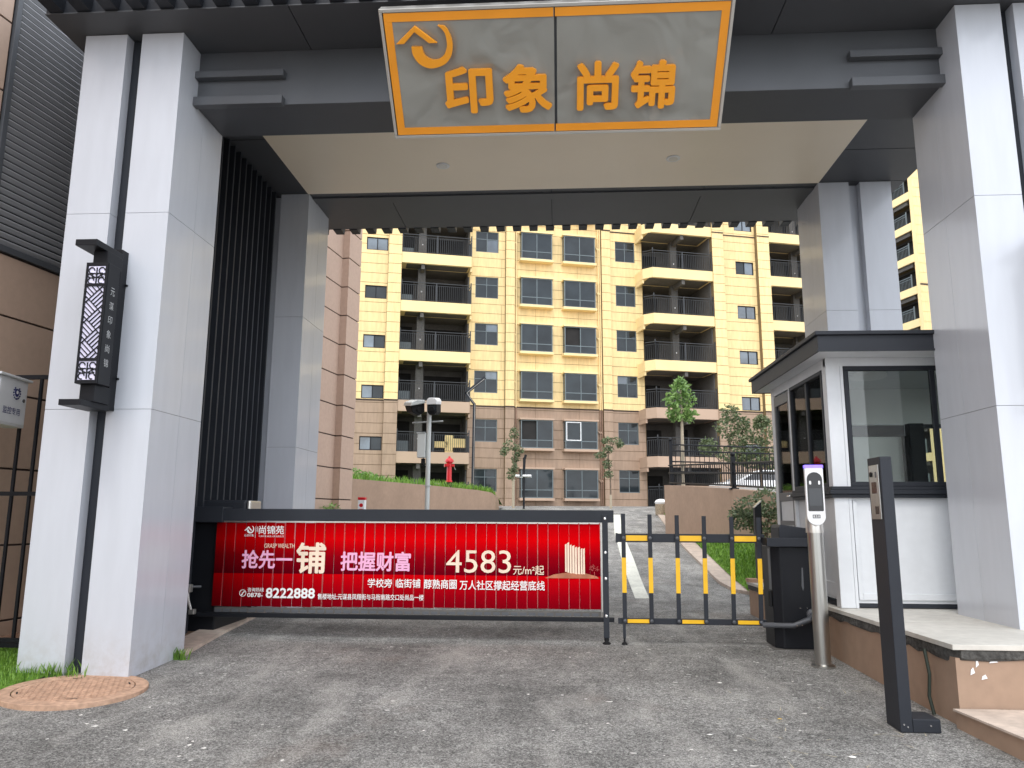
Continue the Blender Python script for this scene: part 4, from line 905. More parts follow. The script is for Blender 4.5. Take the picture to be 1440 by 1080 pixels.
def bay(par, u0, u1, z0, z1, w, white_sash=False, opened=False):
    # projecting glazed bay between two ledges
    col_ = yellow2 if z0 > 7.7 else brown2
    up = yellow2 if z1 > 7.9 else brown2
    f_box('bay_ledge', col_, par, u0 - .08, u1 + .08, -.0, w + .07, z0 - .15, z0, .01); f_box('bay_hood', up, par, u0 - .08, u1 + .08, .0, w + .07, z1, z1 + .10, .01)
    b = MB(); fr = .055; zt = z0 + (z1 - z0) * .28; mu = (u0 + u1) / 2
    for uu in (u0, u1 - fr): b.box(uu, uu + fr, -w, -w + fr, z0, z1)
    b.box(u0 + fr, u1 - fr, -w, -w + fr, z0, z0 + fr).box(u0 + fr, u1 - fr, -w, -w + fr, z1 - fr, z1).box(u0 + fr, u1 - fr, -w + .005, -w + fr, zt - .02, zt + .03).box(mu - .025, mu + .025, -w + .002, -w + fr, z0 + fr, z1 - fr)
    for uu in (u0, u1 - .04):
        b.box(uu, uu + .04, -w + fr, 0, z0, z0 + fr).box(uu, uu + .04, -w + fr, 0, z1 - fr, z1).box(uu, uu + .04, -w + fr, 0, zt - .02, zt + .03).box(uu, uu + .04, -.08, 0, z0 + fr, z1 - fr)
    f = b.build('bay_window', wframe, par)
    cells = [(u0 + fr, mu - .025, z0 + fr, zt - .02), (mu + .025, u1 - fr, z0 + fr, zt - .02), (u0 + fr, mu - .025, zt + .03, z1 - fr), (mu + .025, u1 - fr, zt + .03, z1 - fr)]
    for i, (a, c, e, g_) in enumerate(cells):
        if opened and i == 2: cbox('pane', void_m, f, a, c, -w + .09, -w + .10, e, g_); continue
        o = cbox('pane', pane_m, f, a, c, -w + .02, -w + .026, e, g_); o.rotation_euler = (R(random.uniform(-.4, .4)), 0, R(random.uniform(-.5, .5)))
    for uu in (u0 + .01, u1 - .016): cbox('side_pane', pane_m, f, uu, uu + .006, -w + fr, -.08, z0 + fr, z1 - fr)
    if white_sash:
        a, c, e, g_ = cells[2]; q = MB(); y_ = -w - .02
        q.box(a, a + .05, y_, y_ + .015, e, g_).box(c - .05, c, y_, y_ + .015, e, g_).box(a + .05, c - .05, y_, y_ + .015, e, e + .05).box(a + .05, c - .05, y_, y_ + .015, g_ - .05, g_); q.build('white_sash', whitep, f)
# ---- zones
holes_w3 = []; holes_w4 = []; holes_s1 = []; holes_s5 = []
for k in range(NF):
    holes_w3.append((-2.96, -1.55, FZ(k) + .80, FZ(k) + 2.12)); holes_w4.append((5.97, 7.28, FZ(k) + .83, FZ(k) + 2.18))
    holes_s1.append((-9.5, -8.27, FZ(k) + .07, FZ(k) + .84)); holes_s5.append((13.46, 14.70, FZ(k) + .07, FZ(k) + .92))
zlo = 1.3
zones = [('left', -10.6, -8.24, 1.0, holes_s1, None), ('p0', -8.235, -7.48, 1.22, [], None), ('w3', -3.32, -1.12, .0, holes_w3, (-1.34,)), ('p1', -1.11, -.56, .2, [], None),
         ('mid', -.555, 4.98, .0, [], (.78, 3.5)), ('p2', 5.0, 5.57, .2, [], None), ('w4', 5.575, 7.75, 0., holes_w4, (7.72,)),
         ('p3', 11.74, 12.5, 1.83, [], None), ('s5', 12.505, 14.85, 1.5, holes_s5, None), ('p4', 14.855, 15.68, 1.83, [], None), ('p5', 20.5, 21.4, 1.83, [], None)]
bays = [(-.2, 1.74), (2.50, 4.50)]
holes_mid = [(a, b_, FZ(k) + .45, FZ(k) + 2.12) for k in range(NF) for a, b_ in bays]
allb = []
for nm, u0, u1, w, hl, vj in zones:
    hh = hl if nm != 'mid' else holes_mid
    solid_with_holes(ap, 'wall', u0, u1, w, (w + 1.8) if nm[0] == 'p' else .3, zlo - 1, TOP, hh, core_y)
    allb += hole_panels(ap, u0 + .003, u1 - .003, w, zlo - .6, TOP, hh, vj)
# 290 boards nearest the middle of the view as parts, the rest as one mass
allb.sort(key=lambda t: (abs((t[3] + t[4]) / 2 - 11) > 8.6, -(t[1] - t[0]) * (t[4] - t[3])))
for (a, b_, w, z0, z1, m, th) in allb[:290]: cbox('cladding_board', m, ap, a, b_, -w - th, -w, z0, z1)
for m in (brown, yellow):
    b = MB()
    for (a, b_, w, z0, z1, m2, th) in allb[290:]:
        if m2 is m: b.box(a, b_, -w - th, -w, z0, z1)
    b.build('cladding_boards', m, ap, kind='stuff')
# dark band between brown and yellow, and below the upper floors
for u0, u1, w in ((-10.6, -8.24, 1.0), (-8.24, -7.47, 1.22), (-3.32, -1.11, 0), (-1.12, -.55, .2), (-.555, 5.0, 0), (5.0, 5.58, .2), (5.58, 7.75, 0), (11.74, 12.5, 1.83), (12.5, 14.85, 1.5), (14.85, 15.68, 1.83)):
    f_box('band', joint, ap, u0, u1, w, w + .06, 7.70, 7.758)
    if u0 > 4.9: f_box('band', joint, ap, u0, u1, w + .031, w + .07, 19.0 if u0 > 8 else 19.18, 19.06 if u0 > 8 else 19.24)
for k in range(NF):
    win(ap, -2.96, -1.55, FZ(k) + .80, FZ(k) + 2.12, 0, 'w'); win(ap, 5.97, 7.28, FZ(k) + .83, FZ(k) + 2.18, 0, 'w')
    win(ap, -9.5, -8.27, FZ(k) + .07, FZ(k) + .84, 1.0, 's'); win(ap, 13.46, 14.70, FZ(k) + .07, FZ(k) + .92, 1.5, 's')
    for i, (a, b_) in enumerate(bays): bay(ap, a, b_, FZ(k) + .45, FZ(k) + 2.12, .45, white_sash=(k == 1 and i == 1), opened=((k == 1 and i == 0) or (k == 3 and i == 1)))
# back volume with dark rooms behind the glass
f_box('rooms', void_m, ap, -10.6, 21.4, -12, -1.85, .3, TOP)
f_box('rooms', void_m, ap, -3.30, 7.73, -1.84, -.62, .3, TOP)
f_box('roof_slab', yellow2, ap, -10.7, 21.5, -12.1, 1.9, TOP + .01, TOP + .35)
# ---- balconies
def railing(par, pts, z0, z1, sp=.115):
    b = MB(); posts = MB()
    for (a, c), (d, e) in zip(pts, pts[1:]):
        A, B = Vector((a, -c, 0)), Vector((d, -e, 0)); L_ = (B - A).length; n = max(1, int(L_ / sp))
        b.tube([A + Vector((0, 0, z1)), B + Vector((0, 0, z1))], .026, 4); b.tube([A + Vector((0, 0, z1 - .14)), B + Vector((0, 0, z1 - .14))], .014, 4); b.tube([A + Vector((0, 0, z0 + .08)), B + Vector((0, 0, z0 + .08))], .014, 4)
        for i in range(n + 1):
            p = A + (B - A) * (i / n); b.box(p.x - .011, p.x + .011, p.y - .011, p.y + .011, z0 + .08, z1 - .14)
        for t in (0, .5, 1) if L_ > 2 else (1,):
            p = A + (B - A) * t; b.box(p.x - .03, p.x + .03, p.y - .03, p.y + .03, z0, z1 + (.16 if t in (0, 1) and L_ > 2 else .02))
    return b.build('railing', mat('balcony_rail_grey', (.035, .038, .042), .5), par)
def balcony(k, u0, u1, w, side, chamf):
    z = FZ(k); m = yellow2 if z - .3 > 7.7 else brown2
    e = part_empty('balcony', ap)
    if side > 0: out = [(u0, -.0), (u0, w - .55), (u0 + chamf, w), (u1, w), (u1, 0)]      # chamfer on the left
    else: out = [(u0, 0), (u0, w), (u1 - chamf * .2, w), (u1, w - .15), (u1, 0)]
    if k >= 1:
        MB().prism([(a, -b_) for a, b_ in out], z - .60, z + .03, 'z').build('parapet', m, e)
        b = MB(); b.box(u0 + .3, u1 - .2, -w + .2, -.1, z - .603, z - .59).build('underside', concrete, e)
    rl = [(u0 + .04, w - .55), (u0 + chamf + .04, w - .06), (u1 - .05, w - .06)] if side > 0 else [(u0 + .03, w - .06), (u1 - .06, w - .06), (u1 - .06, .1)]
    railing(e, rl, z + (.03 if k else .0), z + 1.15)
    # recess: back wall, side walls, ceiling beam, column and dark openings
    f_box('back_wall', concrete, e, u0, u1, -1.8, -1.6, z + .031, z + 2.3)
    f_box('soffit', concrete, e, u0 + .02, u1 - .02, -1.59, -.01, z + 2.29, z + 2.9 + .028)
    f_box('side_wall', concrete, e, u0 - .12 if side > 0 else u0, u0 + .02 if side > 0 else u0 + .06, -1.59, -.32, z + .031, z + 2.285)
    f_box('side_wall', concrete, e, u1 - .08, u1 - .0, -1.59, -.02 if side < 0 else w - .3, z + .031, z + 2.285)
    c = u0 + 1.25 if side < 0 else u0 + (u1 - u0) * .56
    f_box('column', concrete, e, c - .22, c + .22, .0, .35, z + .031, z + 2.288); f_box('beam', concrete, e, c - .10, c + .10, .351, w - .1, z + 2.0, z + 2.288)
    f_box('front_beam', yellow2 if z + 2.3 > 7.7 else brown2, e, (u1 - .1 if side < 0 else u0), (u1 if side < 0 else u0 + .1), 0.01, w - .6 if side > 0 else w - .16, z + 2.05, z + 2.285)
    if side < 0: ops = ((u0 + .15, c - .35, 0.03, 2.05), (c + .45, u1 - .2, 0.03, 1.95))
    else: ops = ((u0 + .3, c - .35, .03, 1.95), (c + .5, u1 - .5, .03, 2.05))
    for a, b_, p, q in ops: f_box('opening', void_m, e, a, b_, -1.599, -1.57, z + p, z + q)
    if side < 0: f_box('door_panel', wframe, e, u0 + .12, c - .5, -.1, -.06, z + .031, z + .75)
    f_box('lamp_cord', whitep, e, c - .03, c + .03, .352, .39, z + .8, z + .88)
    return e
for k in range(NF):
    balcony(k, -7.475, -3.33, 1.2, -1, .3); balcony(k, 7.3, 11.74, 1.8, 1, .45); balcony(k, 15.69, 20.49, 1.8, 1, .02)
f_box('wall', core_y, ap, 7.74, 7.78, -1.6, 0, 1, TOP)
# drain pipes with brackets
for u, w, zt in ((-.44, .12, TOP), (4.80, .12, TOP), (4.93, .1, TOP)):
    for a, b_, m in ((1.5, 7.7, mat('brown_pipe', (.25, .15, .10), .5)), (7.71, zt, yellow2)):
        p = MB().tube([(u, -w, a), (u, -w, b_)], .045, 8).build('drain_pipe', m, ap)
    for k in range(NF): MB().tube([(u - .16, -w - .02, FZ(k) + 1.6), (u - .02, -w, FZ(k) + 1.45)], .04, 6).build('pipe_branch', yellow2 if k > 1 else brown2, ap)
# crates stored on the first floor balcony
for (u, z, w_, h_) in ((-5.3, FZ(1) + .32, .75, .35), (-4.7, FZ(1) + .03, .45, 1.0), (-4.25, FZ(1) + .35, .7, .5)):
    o = f_box('crate', mat('pale_timber', (.72, .55, .25), .6), None, u, u + w_, .55, .85, z - FZ(1), z - FZ(1) + h_); o.location = (-2.2, 45, FZ(1)); o.rotation_euler = (0, 0, PH)
    tag(o, {-5.3: 'low pale yellow crate at the left of three on the first floor balcony', -4.7: 'tall narrow pale yellow crate in the middle of the first floor balcony', -4.25: 'pale yellow crate at the right of three on the first floor balcony'}[u], 'crate')
# ================================================================ distant tower on the right
tw = thing('apartment_tower', 'distant yellow tower with stacked balconies between the two right white pillars', 'building', (31.75, 66.7, 0), PH)
f_box('volume', core_y, tw, 1.62, 14, -30, -.02, 0, 44); f_box('corner_wall', yellow2, tw, .0, 1.61, -.45, -.031, 0, 44)
z = 0.5
while z < 43:
    f_box('cladding_board', yellow, tw, 0, 1.7, -.03, .0, z, z + .83); z += .89
f_box('band', joint, tw, -.02, 1.72, .001, .03, 21.6, 21.75)
for k in range(14):
    z = .9 + 2.95 * k; e = part_empty('balcony', tw)
    f_box('parapet', yellow2, e, -.04, .12, -11.5, -.451, z - .62, z + .08); f_box('slab', concrete, e, .121, 1.6, -11.4, -.96, z - .16, z + .02)
    f_box('soffit_beam', concrete, e, .2, .35, -11.4, -.96, z + 1.99, z + 2.32); f_box('divider', yellow2, e, .0, 1.6, -11.9, -11.5, z - .6, z + 2.3)
    b = MB()
    for i in range(60): b.box(.03, .05, 1.0 + i * .175, 1.02 + i * .175, z + .08, z + 1.1)
    b.box(.02, .07, 1.0, 11.4, z + 1.1, z + 1.15).box(.02, .07, 1.0, 11.4, z + .9, z + .93)
    for i in range(6): b.box(.0, .08, 1.0 + i * 2.05, 1.08 + i * 2.05, z + .08, z + 1.3)
    b.build('railing', wframe, e)
    f_box('back_wall', concrete, e, 1.5, 1.615, -11.4, -1.0, z + .021, z + 2.3); f_box('opening', void_m, e, 1.48, 1.499, -6.0, -2.0, z + .03, z + 2.1); f_box('opening', void_m, e, 1.48, 1.499, -10.6, -7.0, z + .03, z + 2.1)
# ================================================================ left retaining wall, bank, hydrant, lamp
lw = thing('retaining_wall', 'long tan rendered retaining wall curving behind the red barrier', 'wall', (-4.5, 28, 0))
tp = [(-8.5, 20.0, 2.44), (-6.28, 23, 2.42), (-4.72, 27, 2.40), (-4.05, 29.5, 2.395), (-3.4, 31.6, 2.385), (-2.95, 33, 2.33), (-2.83, 33.6, 2.22)]
b = MB(); n = len(tp)
for (x, y, z) in tp: b.v += [(x + 4.5, y - 28, -.3), (x + 4.5, y - 28, z), (x + 4.5 - .25, y - 28 + .12, z), (x + 4.5 - .25, y - 28 + .12, -.3)]
for i in range(n - 1):
    for k in range(3): j = i * 4 + k; b.f.append((j, j + 1, j + 5, j + 4))
b.f += [(0, 1, 2, 3), ((n - 1) * 4 + 3, (n - 1) * 4 + 2, (n - 1) * 4 + 1, (n - 1) * 4)]
b.build('wall_body', tan_r, lw)
MB().prism([(tp[-1][0] + 4.5, tp[-1][1] - 28), (tp[-1][0] + 4.35, 9.5), (tp[-1][0] + 4.1, 9.5), (tp[-1][0] + 4.25, tp[-1][1] - 28.02)], -.2, 2.2, 'z').build('return_wall', tan_r, lw)
b = MB(); back = [(-12, 38, 2.9), (-11, 39, 2.8), (-9, 40.5, 2.7), (-7, 41.5, 2.6), (-5.5, 42, 2.4), (-4.0, 42, 2.1), (-3.0, 40, 1.9)]
for (x, y, z), (p, q, r_) in zip(tp, back): b.v += [(x - .2, y + .1, z - .04), ((x + p) / 2, (y + q) / 2, (z + r_) / 2 + .05), (p, q, r_)]
for i in range(n - 1):
    for k in range(2): j = i * 3 + k; b.f.append((j, j + 1, j + 4, j + 3))
bk = b.build('planted_bank', grass_g); bk['kind'] = 'structure'
pts = []
for _ in range(5200):
    t = random.random() * (n - 1.001); i = int(t); f = t - i; u = random.random() ** 1.6 * .8
    a = [tp[i][k] + (tp[i + 1][k] - tp[i][k]) * f for k in range(3)]; c = [back[i][k] + (back[i + 1][k] - back[i][k]) * f for k in range(3)]
    pts.append((a[0] - .15 + (c[0] - a[0]) * u, a[1] + .1 + (c[1] - a[1]) * u, a[2] - .03 + (c[2] - a[2]) * u))
blades('bank_grass', pts, 'rough long grass growing on the bank above the left tan wall', h=(.12, .34), w=.018)
pts = [(random.uniform(-2.7, -1.6), random.uniform(34, 36.5), 0) for _ in range(1500)]; pts = [(x, y, G(x, y)) for x, y, _ in pts]
blades('grass_strip', pts, 'small strip of green grass at the right end of the left tan wall', h=(.05, .14), w=.02)
hy = thing('fire_hydrant', 'red fire hydrant standing on the grassy bank above the tan wall', 'hydrant', (-4.32, 29.7, 2.40))
MB().lathe([(.13, 0), (.13, .06), (.10, .07), (.095, .72), (.12, .74), (.14, .78), (.10, .80)], (0, 0, .22), 16).build('barrel', redm, hy, smooth=True)
MB().lathe([(.17, 1.0), (.17, 1.05), (.13, 1.12), (.05, 1.17), (.04, 1.22), (.02, 1.23)], (0, 0, .0), 16).build('cap', redm, hy, smooth=True)
MB().lathe([(.09, 0), (.09, .23)], (0, 0, 0), 12).build('base_pipe', black, hy)
for a, z in ((0, .86), (100, .88), (200, .86)): MB().tube([(0, 0, z), (.17 * math.cos(R(a)), -.17 * abs(math.sin(R(a))), z), (.2 * math.cos(R(a)), -.2 * abs(math.sin(R(a))), z)], [.055, .055, .07], 10).build('outlet', redm, hy)
MB().tube([(.18, -.0, .84), (.24, 0, .70)], .012, 5).build('chain', steel, hy)
vb = bx('valve_block', kerb_m, None, -4.98, -4.62, 29.0, 29.2, 2.38, 2.56, .01); tag(vb, 'small pale block on the bank left of the red hydrant', 'block')
cp = thing('camera_pole', 'grey camera pole with two road cameras and a white equipment box', 'camera pole', (-2.78, 16, G(-2.78, 16)))
mp_ = mat('grey_galvanised', (.50, .52, .51), .45, .2)
z0 = G(-2.78, 16); MB().tube([(0, 0, 0), (0, 0, 3.72 - z0 - .0)], .05, 14).build('pole', mp_, cp, smooth=True); MB().lathe([(.068, 0), (.068, .02)], (0, 0, 1.93 - z0), 14).build('band', mp_, cp)
MB().tube([(-.36, 0, 3.27 - z0), (.30, 0, 3.30 - z0)], .016, 6).build('cross_arm', mp_, cp)
MB().box(-.22, -.05, -.12, .05, 2.52 - z0, 3.03 - z0).build('equipment_box', mp_, cp, .01); MB().box(-.24, -.05, -.13, .05, 3.031 - z0, 3.045 - z0).build('box_lid', mp_, cp)
for dx, dz, rz, tilt in ((-.28, 3.42, 30, -14), (.13, 3.43, -6, 0)):
    c = part_empty('camera', cp, (dx, -.04, dz - z0)); c.rotation_euler = (R(8), R(tilt), R(rz))
    if dx > 0:
        MB().prism([(-.11, .22), (-.115, .30), (-.07, .36), (.07, .36), (.115, .30), (.11, .22)], -.26, .14).build('hood', whitep, c, .015)
        MB().prism([(-.10, .06), (-.105, .219), (.105, .219), (.10, .06), (.05, .0), (-.05, .0)], -.24, .12).build('body', blackm, c, .01); MB().prism([(-.085, .09), (-.085, .2), (.085, .2), (.085, .09)], -.247, -.241).build('front_glass', pane_m, c)
    else:
        MB().prism([(-.19, .24), (-.15, .31), (.0, .34), (.15, .31), (.17, .24)], -.28, .16).build('hood', mp_, c, .015)
        MB().prism([(-.15, .10), (-.17, .235), (.15, .235), (.12, .06), (-.02, .0)], -.24, .12).build('body', blackm, c, .015)
    MB().lathe([(.055, 0), (.05, .02)], (0, 0, 0), 14).build('lens', blackm, c).matrix_local = Matrix.Translation((0, -.251, .13)) @ Matrix.Rotation(R(90), 4, 'X')
MB().tube([(-.1, -.03, 2.52 - z0), (-.12, -.05, 2.38 - z0), (-.04, -.03, 2.33 - z0)], .012, 5).box(-.14, -.06, -.06, 0, 2.40 - z0, 2.5 - z0).build('cable_gland', blackm, cp)
zl = thing('street_lamp', 'dark zigzag shaped garden lamp post in front of the yellow flats', 'street lamp', (-3.66, 32, 2.3))
b = MB(); pth = [(0, 0), (.03, 3.72), (-.34, 4.2), (.46, 4.86)]
for (x0, z0_), (x1, z1_) in zip(pth, pth[1:]):
    d = Vector((x1 - x0, 0, z1_ - z0_)).normalized(); nn = Vector((-d.z, 0, d.x)) * .055; A = Vector((x0, 0, z0_)) - d * .03; B = Vector((x1, 0, z1_)) + d * .03
    b.add([A + nn + Vector((0, y, 0)) if s_ > 0 else A - nn + Vector((0, y, 0)) for y in (-.06, .06) for s_ in (1, -1)] + [B + nn * s_ + Vector((0, y, 0)) for y in (-.06, .06) for s_ in (1, -1)], [(0, 1, 5, 4), (2, 6, 7, 3), (0, 4, 6, 2), (1, 3, 7, 5), (0, 2, 3, 1), (4, 5, 7, 6)])
b.build('post', grey_d, zl); MB().tube([(.035, -.065, .1), (.06, -.065, 3.70), (-.29, -.065, 4.2), (.46, -.065, 4.81)], .012, 4).build('light_strip', silver, zl)
MB().box(-.12, .12, -.12, .12, -.05, .03).build('base_plate', grey_d, zl)
fp = thing('marker_post', 'small red topped white marker post behind the barrier arm', 'post', (-5.2, 20, G(-5.2, 20)))
zz = 1.72 - G(-5.2, 20); MB().box(-.09, .09, -.09, .09, -.1, zz).build('post_body', whitep, fp, .01); MB().box(-.095, .095, -.095, .095, zz + .001, zz + .07).build('red_cap', redm, fp, .01)
MB().prism([(.05 * math.cos(k * math.pi / 8), zz - .14 + .05 * math.sin(k * math.pi / 8)) for k in range(16)], -.094, -.0905).build('round_symbol', redm, fp); MB().box(-.045, .045, -.094, -.0905, zz - .27, zz - .23).build('print_line', redm, fp)
# ================================================================ trees and shrubs
def crown(parent, blobs, n, ls, m, name='crown'):
    b = MB()
    for _ in range(n):
        cx, cy, cz, rx, rz = random.choice(blobs)
        while True:
            p = Vector([random.uniform(-1, 1) for _ in range(3)])
            if .15 < p.length < 1: break
        p = p.normalized() * (p.length ** .6); c = Vector((cx + p.x * rx, cy + p.y * rx, cz + p.z * rz))
        d = Vector((random.gauss(0, 1), random.gauss(0, 1), random.gauss(-.2, .7))).normalized(); s_ = d.orthogonal().normalized(); s_.rotate(Matrix.Rotation(random.uniform(0, 6.28), 3, d)); l = ls * random.uniform(.6, 1.3)
        b.add([c, c + d * l * .5 + s_ * l * .24, c + d * l, c + d * l * .5 - s_ * l * .24], [(0, 1, 2), (0, 2, 3)])
    me = bpy.data.meshes.new(name); me.from_pydata(b.v, [], b.f); me.materials.append(m); return link(name, me, parent, kind='stuff')
def tree(name, label, cat, loc, trunk, blobs, n, ls, m, tm=bark, limbs=0, wrap=None):
    t = thing(name, label, cat, loc)
    b = MB(); b.tube([p[:3] for p in trunk], [p[3] for p in trunk], 8)
    for bl in blobs[:limbs]:
        a = Vector(trunk[-2][:3]) if len(trunk) > 1 else Vector((0, 0, 0)); q = Vector(bl[:3]); b.tube([a, a.lerp(q, .5) + Vector((0, 0, -.06)), q], [trunk[-1][3], trunk[-1][3] * .6, .008], 6)
    b.build('trunk', tm, t)
    if wrap: MB().tube(wrap[:-1], wrap[-1], 9).build('trunk_wrap', wrapm, t)
    crown(t, blobs, n, ls, m); return t
tz = G(3.95, 24.5) + .95
tree('young_tree', 'slender young tree with fresh green crown behind the black fence', 'tree', (3.93, 24.9, 1.9), [(0, 0, 0, .065), (.02, 0, 1.6, .055), (.03, 0, 2.6, .04), (.03, 0, 3.7, .015)],
     [(.0, 0, 3.45, .32, .3), (-.25, 0, 3.15, .28, .22), (.25, 0, 3.2, .3, .25), (.05, 0, 2.85, .36, .28), (-.2, .1, 2.72, .25, .2), (.22, 0, 2.68, .22, .2), (.02, 0, 3.75, .16, .16)], 900, .17, leaf_f, wrapm, 5)
tree('bushy_tree', 'olive green bushy tree rising above the black fence left of the booth', 'tree', (5.9, 27.0, 1.9), [(0, 0, 0, .05), (.02, 0, 1.0, .045), (.02, 0, 2.1, .02)],
     [(.1, 0, 3.0, .3, .35), (-.05, 0, 2.55, .42, .38), (.25, 0, 2.1, .35, .3), (-.75, 0, 1.85, .3, .32), (.05, 0, 1.6, .5, .3), (.5, 0, 2.6, .22, .3), (.45, .1, 1.5, .35, .3)], 2400, .12, leaf_d, bark, 6)
tree('bushy_tree', 'darker round bushy tree partly hidden by the booth corner', 'tree', (7.0, 27.2, 1.9), [(0, 0, 0, .05), (0, 0, 1.0, .045), (.02, 0, 1.8, .02)],
     [(.1, 0, 2.3, .5, .4), (-.25, 0, 1.9, .45, .4), (.3, 0, 1.5, .5, .4), (.1, 0, 2.75, .28, .25), (-.2, 0, 1.4, .5, .3)], 2200, .12, leaf_d, bark, 5)
tree('street_tree', 'thin drooping young tree with wrapped trunk left of the bay windows', 'tree', (-2.43, 40, G(-2.4, 40)), [(0, 0, 0, .05), (.0, 0, 1.9, .045), (.1, 0, 3.2, .03), (.0, 0, 4.3, .015)],
     [(-.15, 0, 3.25, .42, .28), (.25, 0, 3.0, .32, .22), (.0, 0, 3.9, .22, .3), (-.5, 0, 2.95, .2, .2), (.1, 0, 2.6, .2, .25), (-.1, 0, 1.75, .24, .3), (.05, 0, 2.1, .15, .2)], 1050, .14, leaf_s, bark, 5, [(0, 0, 0), (0, 0, 1.75), .075])
tree('street_tree', 'thin leaning young tree right of the bay windows by the yellow flats', 'tree', (2.6, 40, G(2.6, 40)), [(0, 0, 0, .045), (.0, 0, 1.6, .04), (-.1, 0, 2.9, .028), (.15, 0, 3.6, .015)],
     [(.25, 0, 3.5, .42, .2), (-.1, 0, 3.05, .3, .22), (-.5, 0, 2.75, .32, .16), (-.15, 0, 2.3, .22, .25), (-.1, 0, 1.75, .2, .2), (.5, 0, 3.3, .2, .15), (-.2, 0, 3.5, .2, .15)], 1050, .14, leaf_s, bark, 5, [(0, 0, 0), (0, 0, .7), .06])
sb_ = thing('shrub', 'dense grey green shrub in front of the tan wall beside the booth', 'shrub', (3.95, 15.2, .75))
MB().tube([(0, 0, -.4), (.0, 0, .3), (.1, 0, .7)], [.03, .025, .01], 6).tube([(0, 0, -.3), (-.25, 0, .35), (-.35, 0, .6)], [.025, .02, .01], 6).tube([(0, 0, -.3), (.3, 0, .3), (.4, 0, .6)], [.025, .02, .01], 6).build('stems', bark, sb_)
crown(sb_, [(-.25, 0, .75, .34, .24), (.15, .1, .88, .4, .26), (.45, 0, .6, .4, .3), (-.05, 0, .5, .4, .3), (.2, 0, .2, .45, .3), (-.45, 0, .55, .25, .22), (.6, .2, .9, .3, .2)], 2600, .085, leaf_s, 'foliage')
sh_ = thing('shrub', 'low straggly green shrub behind the left end of the barrier arm', 'shrub', (-5.6, 18.0, G(-5.6, 18)))
MB().tube([(0, 0, 0), (-.2, 0, .7), (-.5, 0, 1.0)], [.02, .015, .008], 5).tube([(0, 0, 0), (.3, 0, .8), (.5, 0, 1.05)], [.02, .015, .008], 5).build('stems', bark, sh_)
crown(sh_, [(-.35, 0, .85, .3, .22), (.1, 0, 1.0, .35, .24), (.45, 0, .9, .3, .2), (-.7, 0, .85, .2, .15), (-.1, 0, .6, .5, .3), (.75, 0, .85, .15, .2)], 1500, .10, leaf_f, 'foliage')
ps_ = thing('shrub', 'leafy bush at the window above the left tan wall', 'shrub', (-7.9, 29, 2.5)); crown(ps_, [(0, 0, .35, .5, .3), (.5, 0, .25, .4, .25), (-.4, 0, .4, .4, .35), (.9, 0, .15, .3, .18)], 900, .13, leaf_f, 'foliage'); MB().tube([(0, 0, -.2), (0, 0, .4)], .02, 5).build('stems', bark, ps_)
# ================================================================ right retaining wall and fences
rw = thing('retaining_wall', 'tan rendered retaining wall on the right holding the black fence', 'wall', (4.4, 19, 0))
b = MB(); tr_ = [(7.8, 26.0, 2.3), (3.25, 24.3, 2.30), (4.15, 19.0, 2.0), (4.35, 16, 1.81), (4.75, 11.5, 1.55)]
for (x, y, z) in tr_: b.v += [(x - 4.4, y - 19, -.3), (x - 4.4, y - 19, z), (x - 4.4 + .28, y - 19 + .1, z), (x - 4.4 + .28, y - 19 + .1, -.3)]
for i in range(len(tr_) - 1):
    for k in range(3): j = i * 4 + k; b.f.append((j, j + 1, j + 5, j + 4))
b.f += [(0, 1, 2, 3), (19, 18, 17, 16)]
b.prism([(-1.12, 5.32), (.95, 18.9), (1.2, 18.9), (-.9, 5.4)], -.3, 2.09, 'z')
b.build('wall_body', tan_r, rw)
b = MB(); tg = [(3.4, 24.6, 2.27), (4.4, 19.1, 1.97), (4.6, 16, 1.78), (5.0, 11.5, 1.5)]
for x, y, z in tg: b.v += [(x, y, z), (x + 5, y + 2, z + .05), (x + 22, y + 8, 2.1)]
for i in range(3):
    for k in range(2): j = i * 3 + k; b.f.append((j, j + 1, j + 4, j + 3))
b.v += [(3.4, 24.6, 2.27), (26, 32.6, 2.1), (5.5, 38, 2.1), (26, 44, 2.0), (6.3, 43, 1.96), (27, 49, 1.96)]; j = len(b.v) - 6; b.f += [(j, j + 1, j + 3, j + 2), (j + 2, j + 3, j + 5, j + 4)]
ut = b.build('upper_terrace', mat('terrace_paving', (.25, .24, .22), .9, var2=.15, coord='Pos')); ut['kind'] = 'structure'
def fence(name, label, pts, posts, hp, rails, pick, sp, group=None):
    p0 = Vector(pts[0]); f = thing(name, label, 'fence', p0, group=group)
    for a, c in zip(pts, pts[1:]):
        A, B = Vector(a) - p0, Vector(c) - p0; L_ = (B - A).length; dv = (B - A)
        for h in rails: MB().tube([A + Vector((0, 0, h)), B + Vector((0, 0, h))], .024, 6).build('rail', black, f)
        n_ = int(L_ / sp); b = MB()
        for i in range(1, n_):
            p = A + dv * (i / n_); q = cbox('picket', black, f, p.x - .010, p.x + .010, p.y - .010, p.y + .010, p.z + pick[0], p.z + pick[1])
    for i in posts:
        A = Vector(pts[i]) - p0; b = MB(); b.box(A.x - .05, A.x + .05, A.y - .05, A.y + .05, A.z - .05, A.z + hp).box(A.x - .10, A.x + .10, A.y - .10, A.y + .10, A.z - .02, A.z + .02)
        b.lathe([(.03, 0), (.055, .03), (.065, .06), (.04, .11), (.01, .12)], (A.x, A.y, A.z + hp), 10).build('post', black, f)
fence('iron_fence', 'black iron fence with ball topped posts on the right tan wall', [(3.42, 24.4, 2.30), (4.22, 19.0, 2.0), (4.46, 15.6, 1.80), (4.78, 12.3, 1.6)], (1, 2, 3), .78, (.08, .38, .62), (.08, .60), .16)
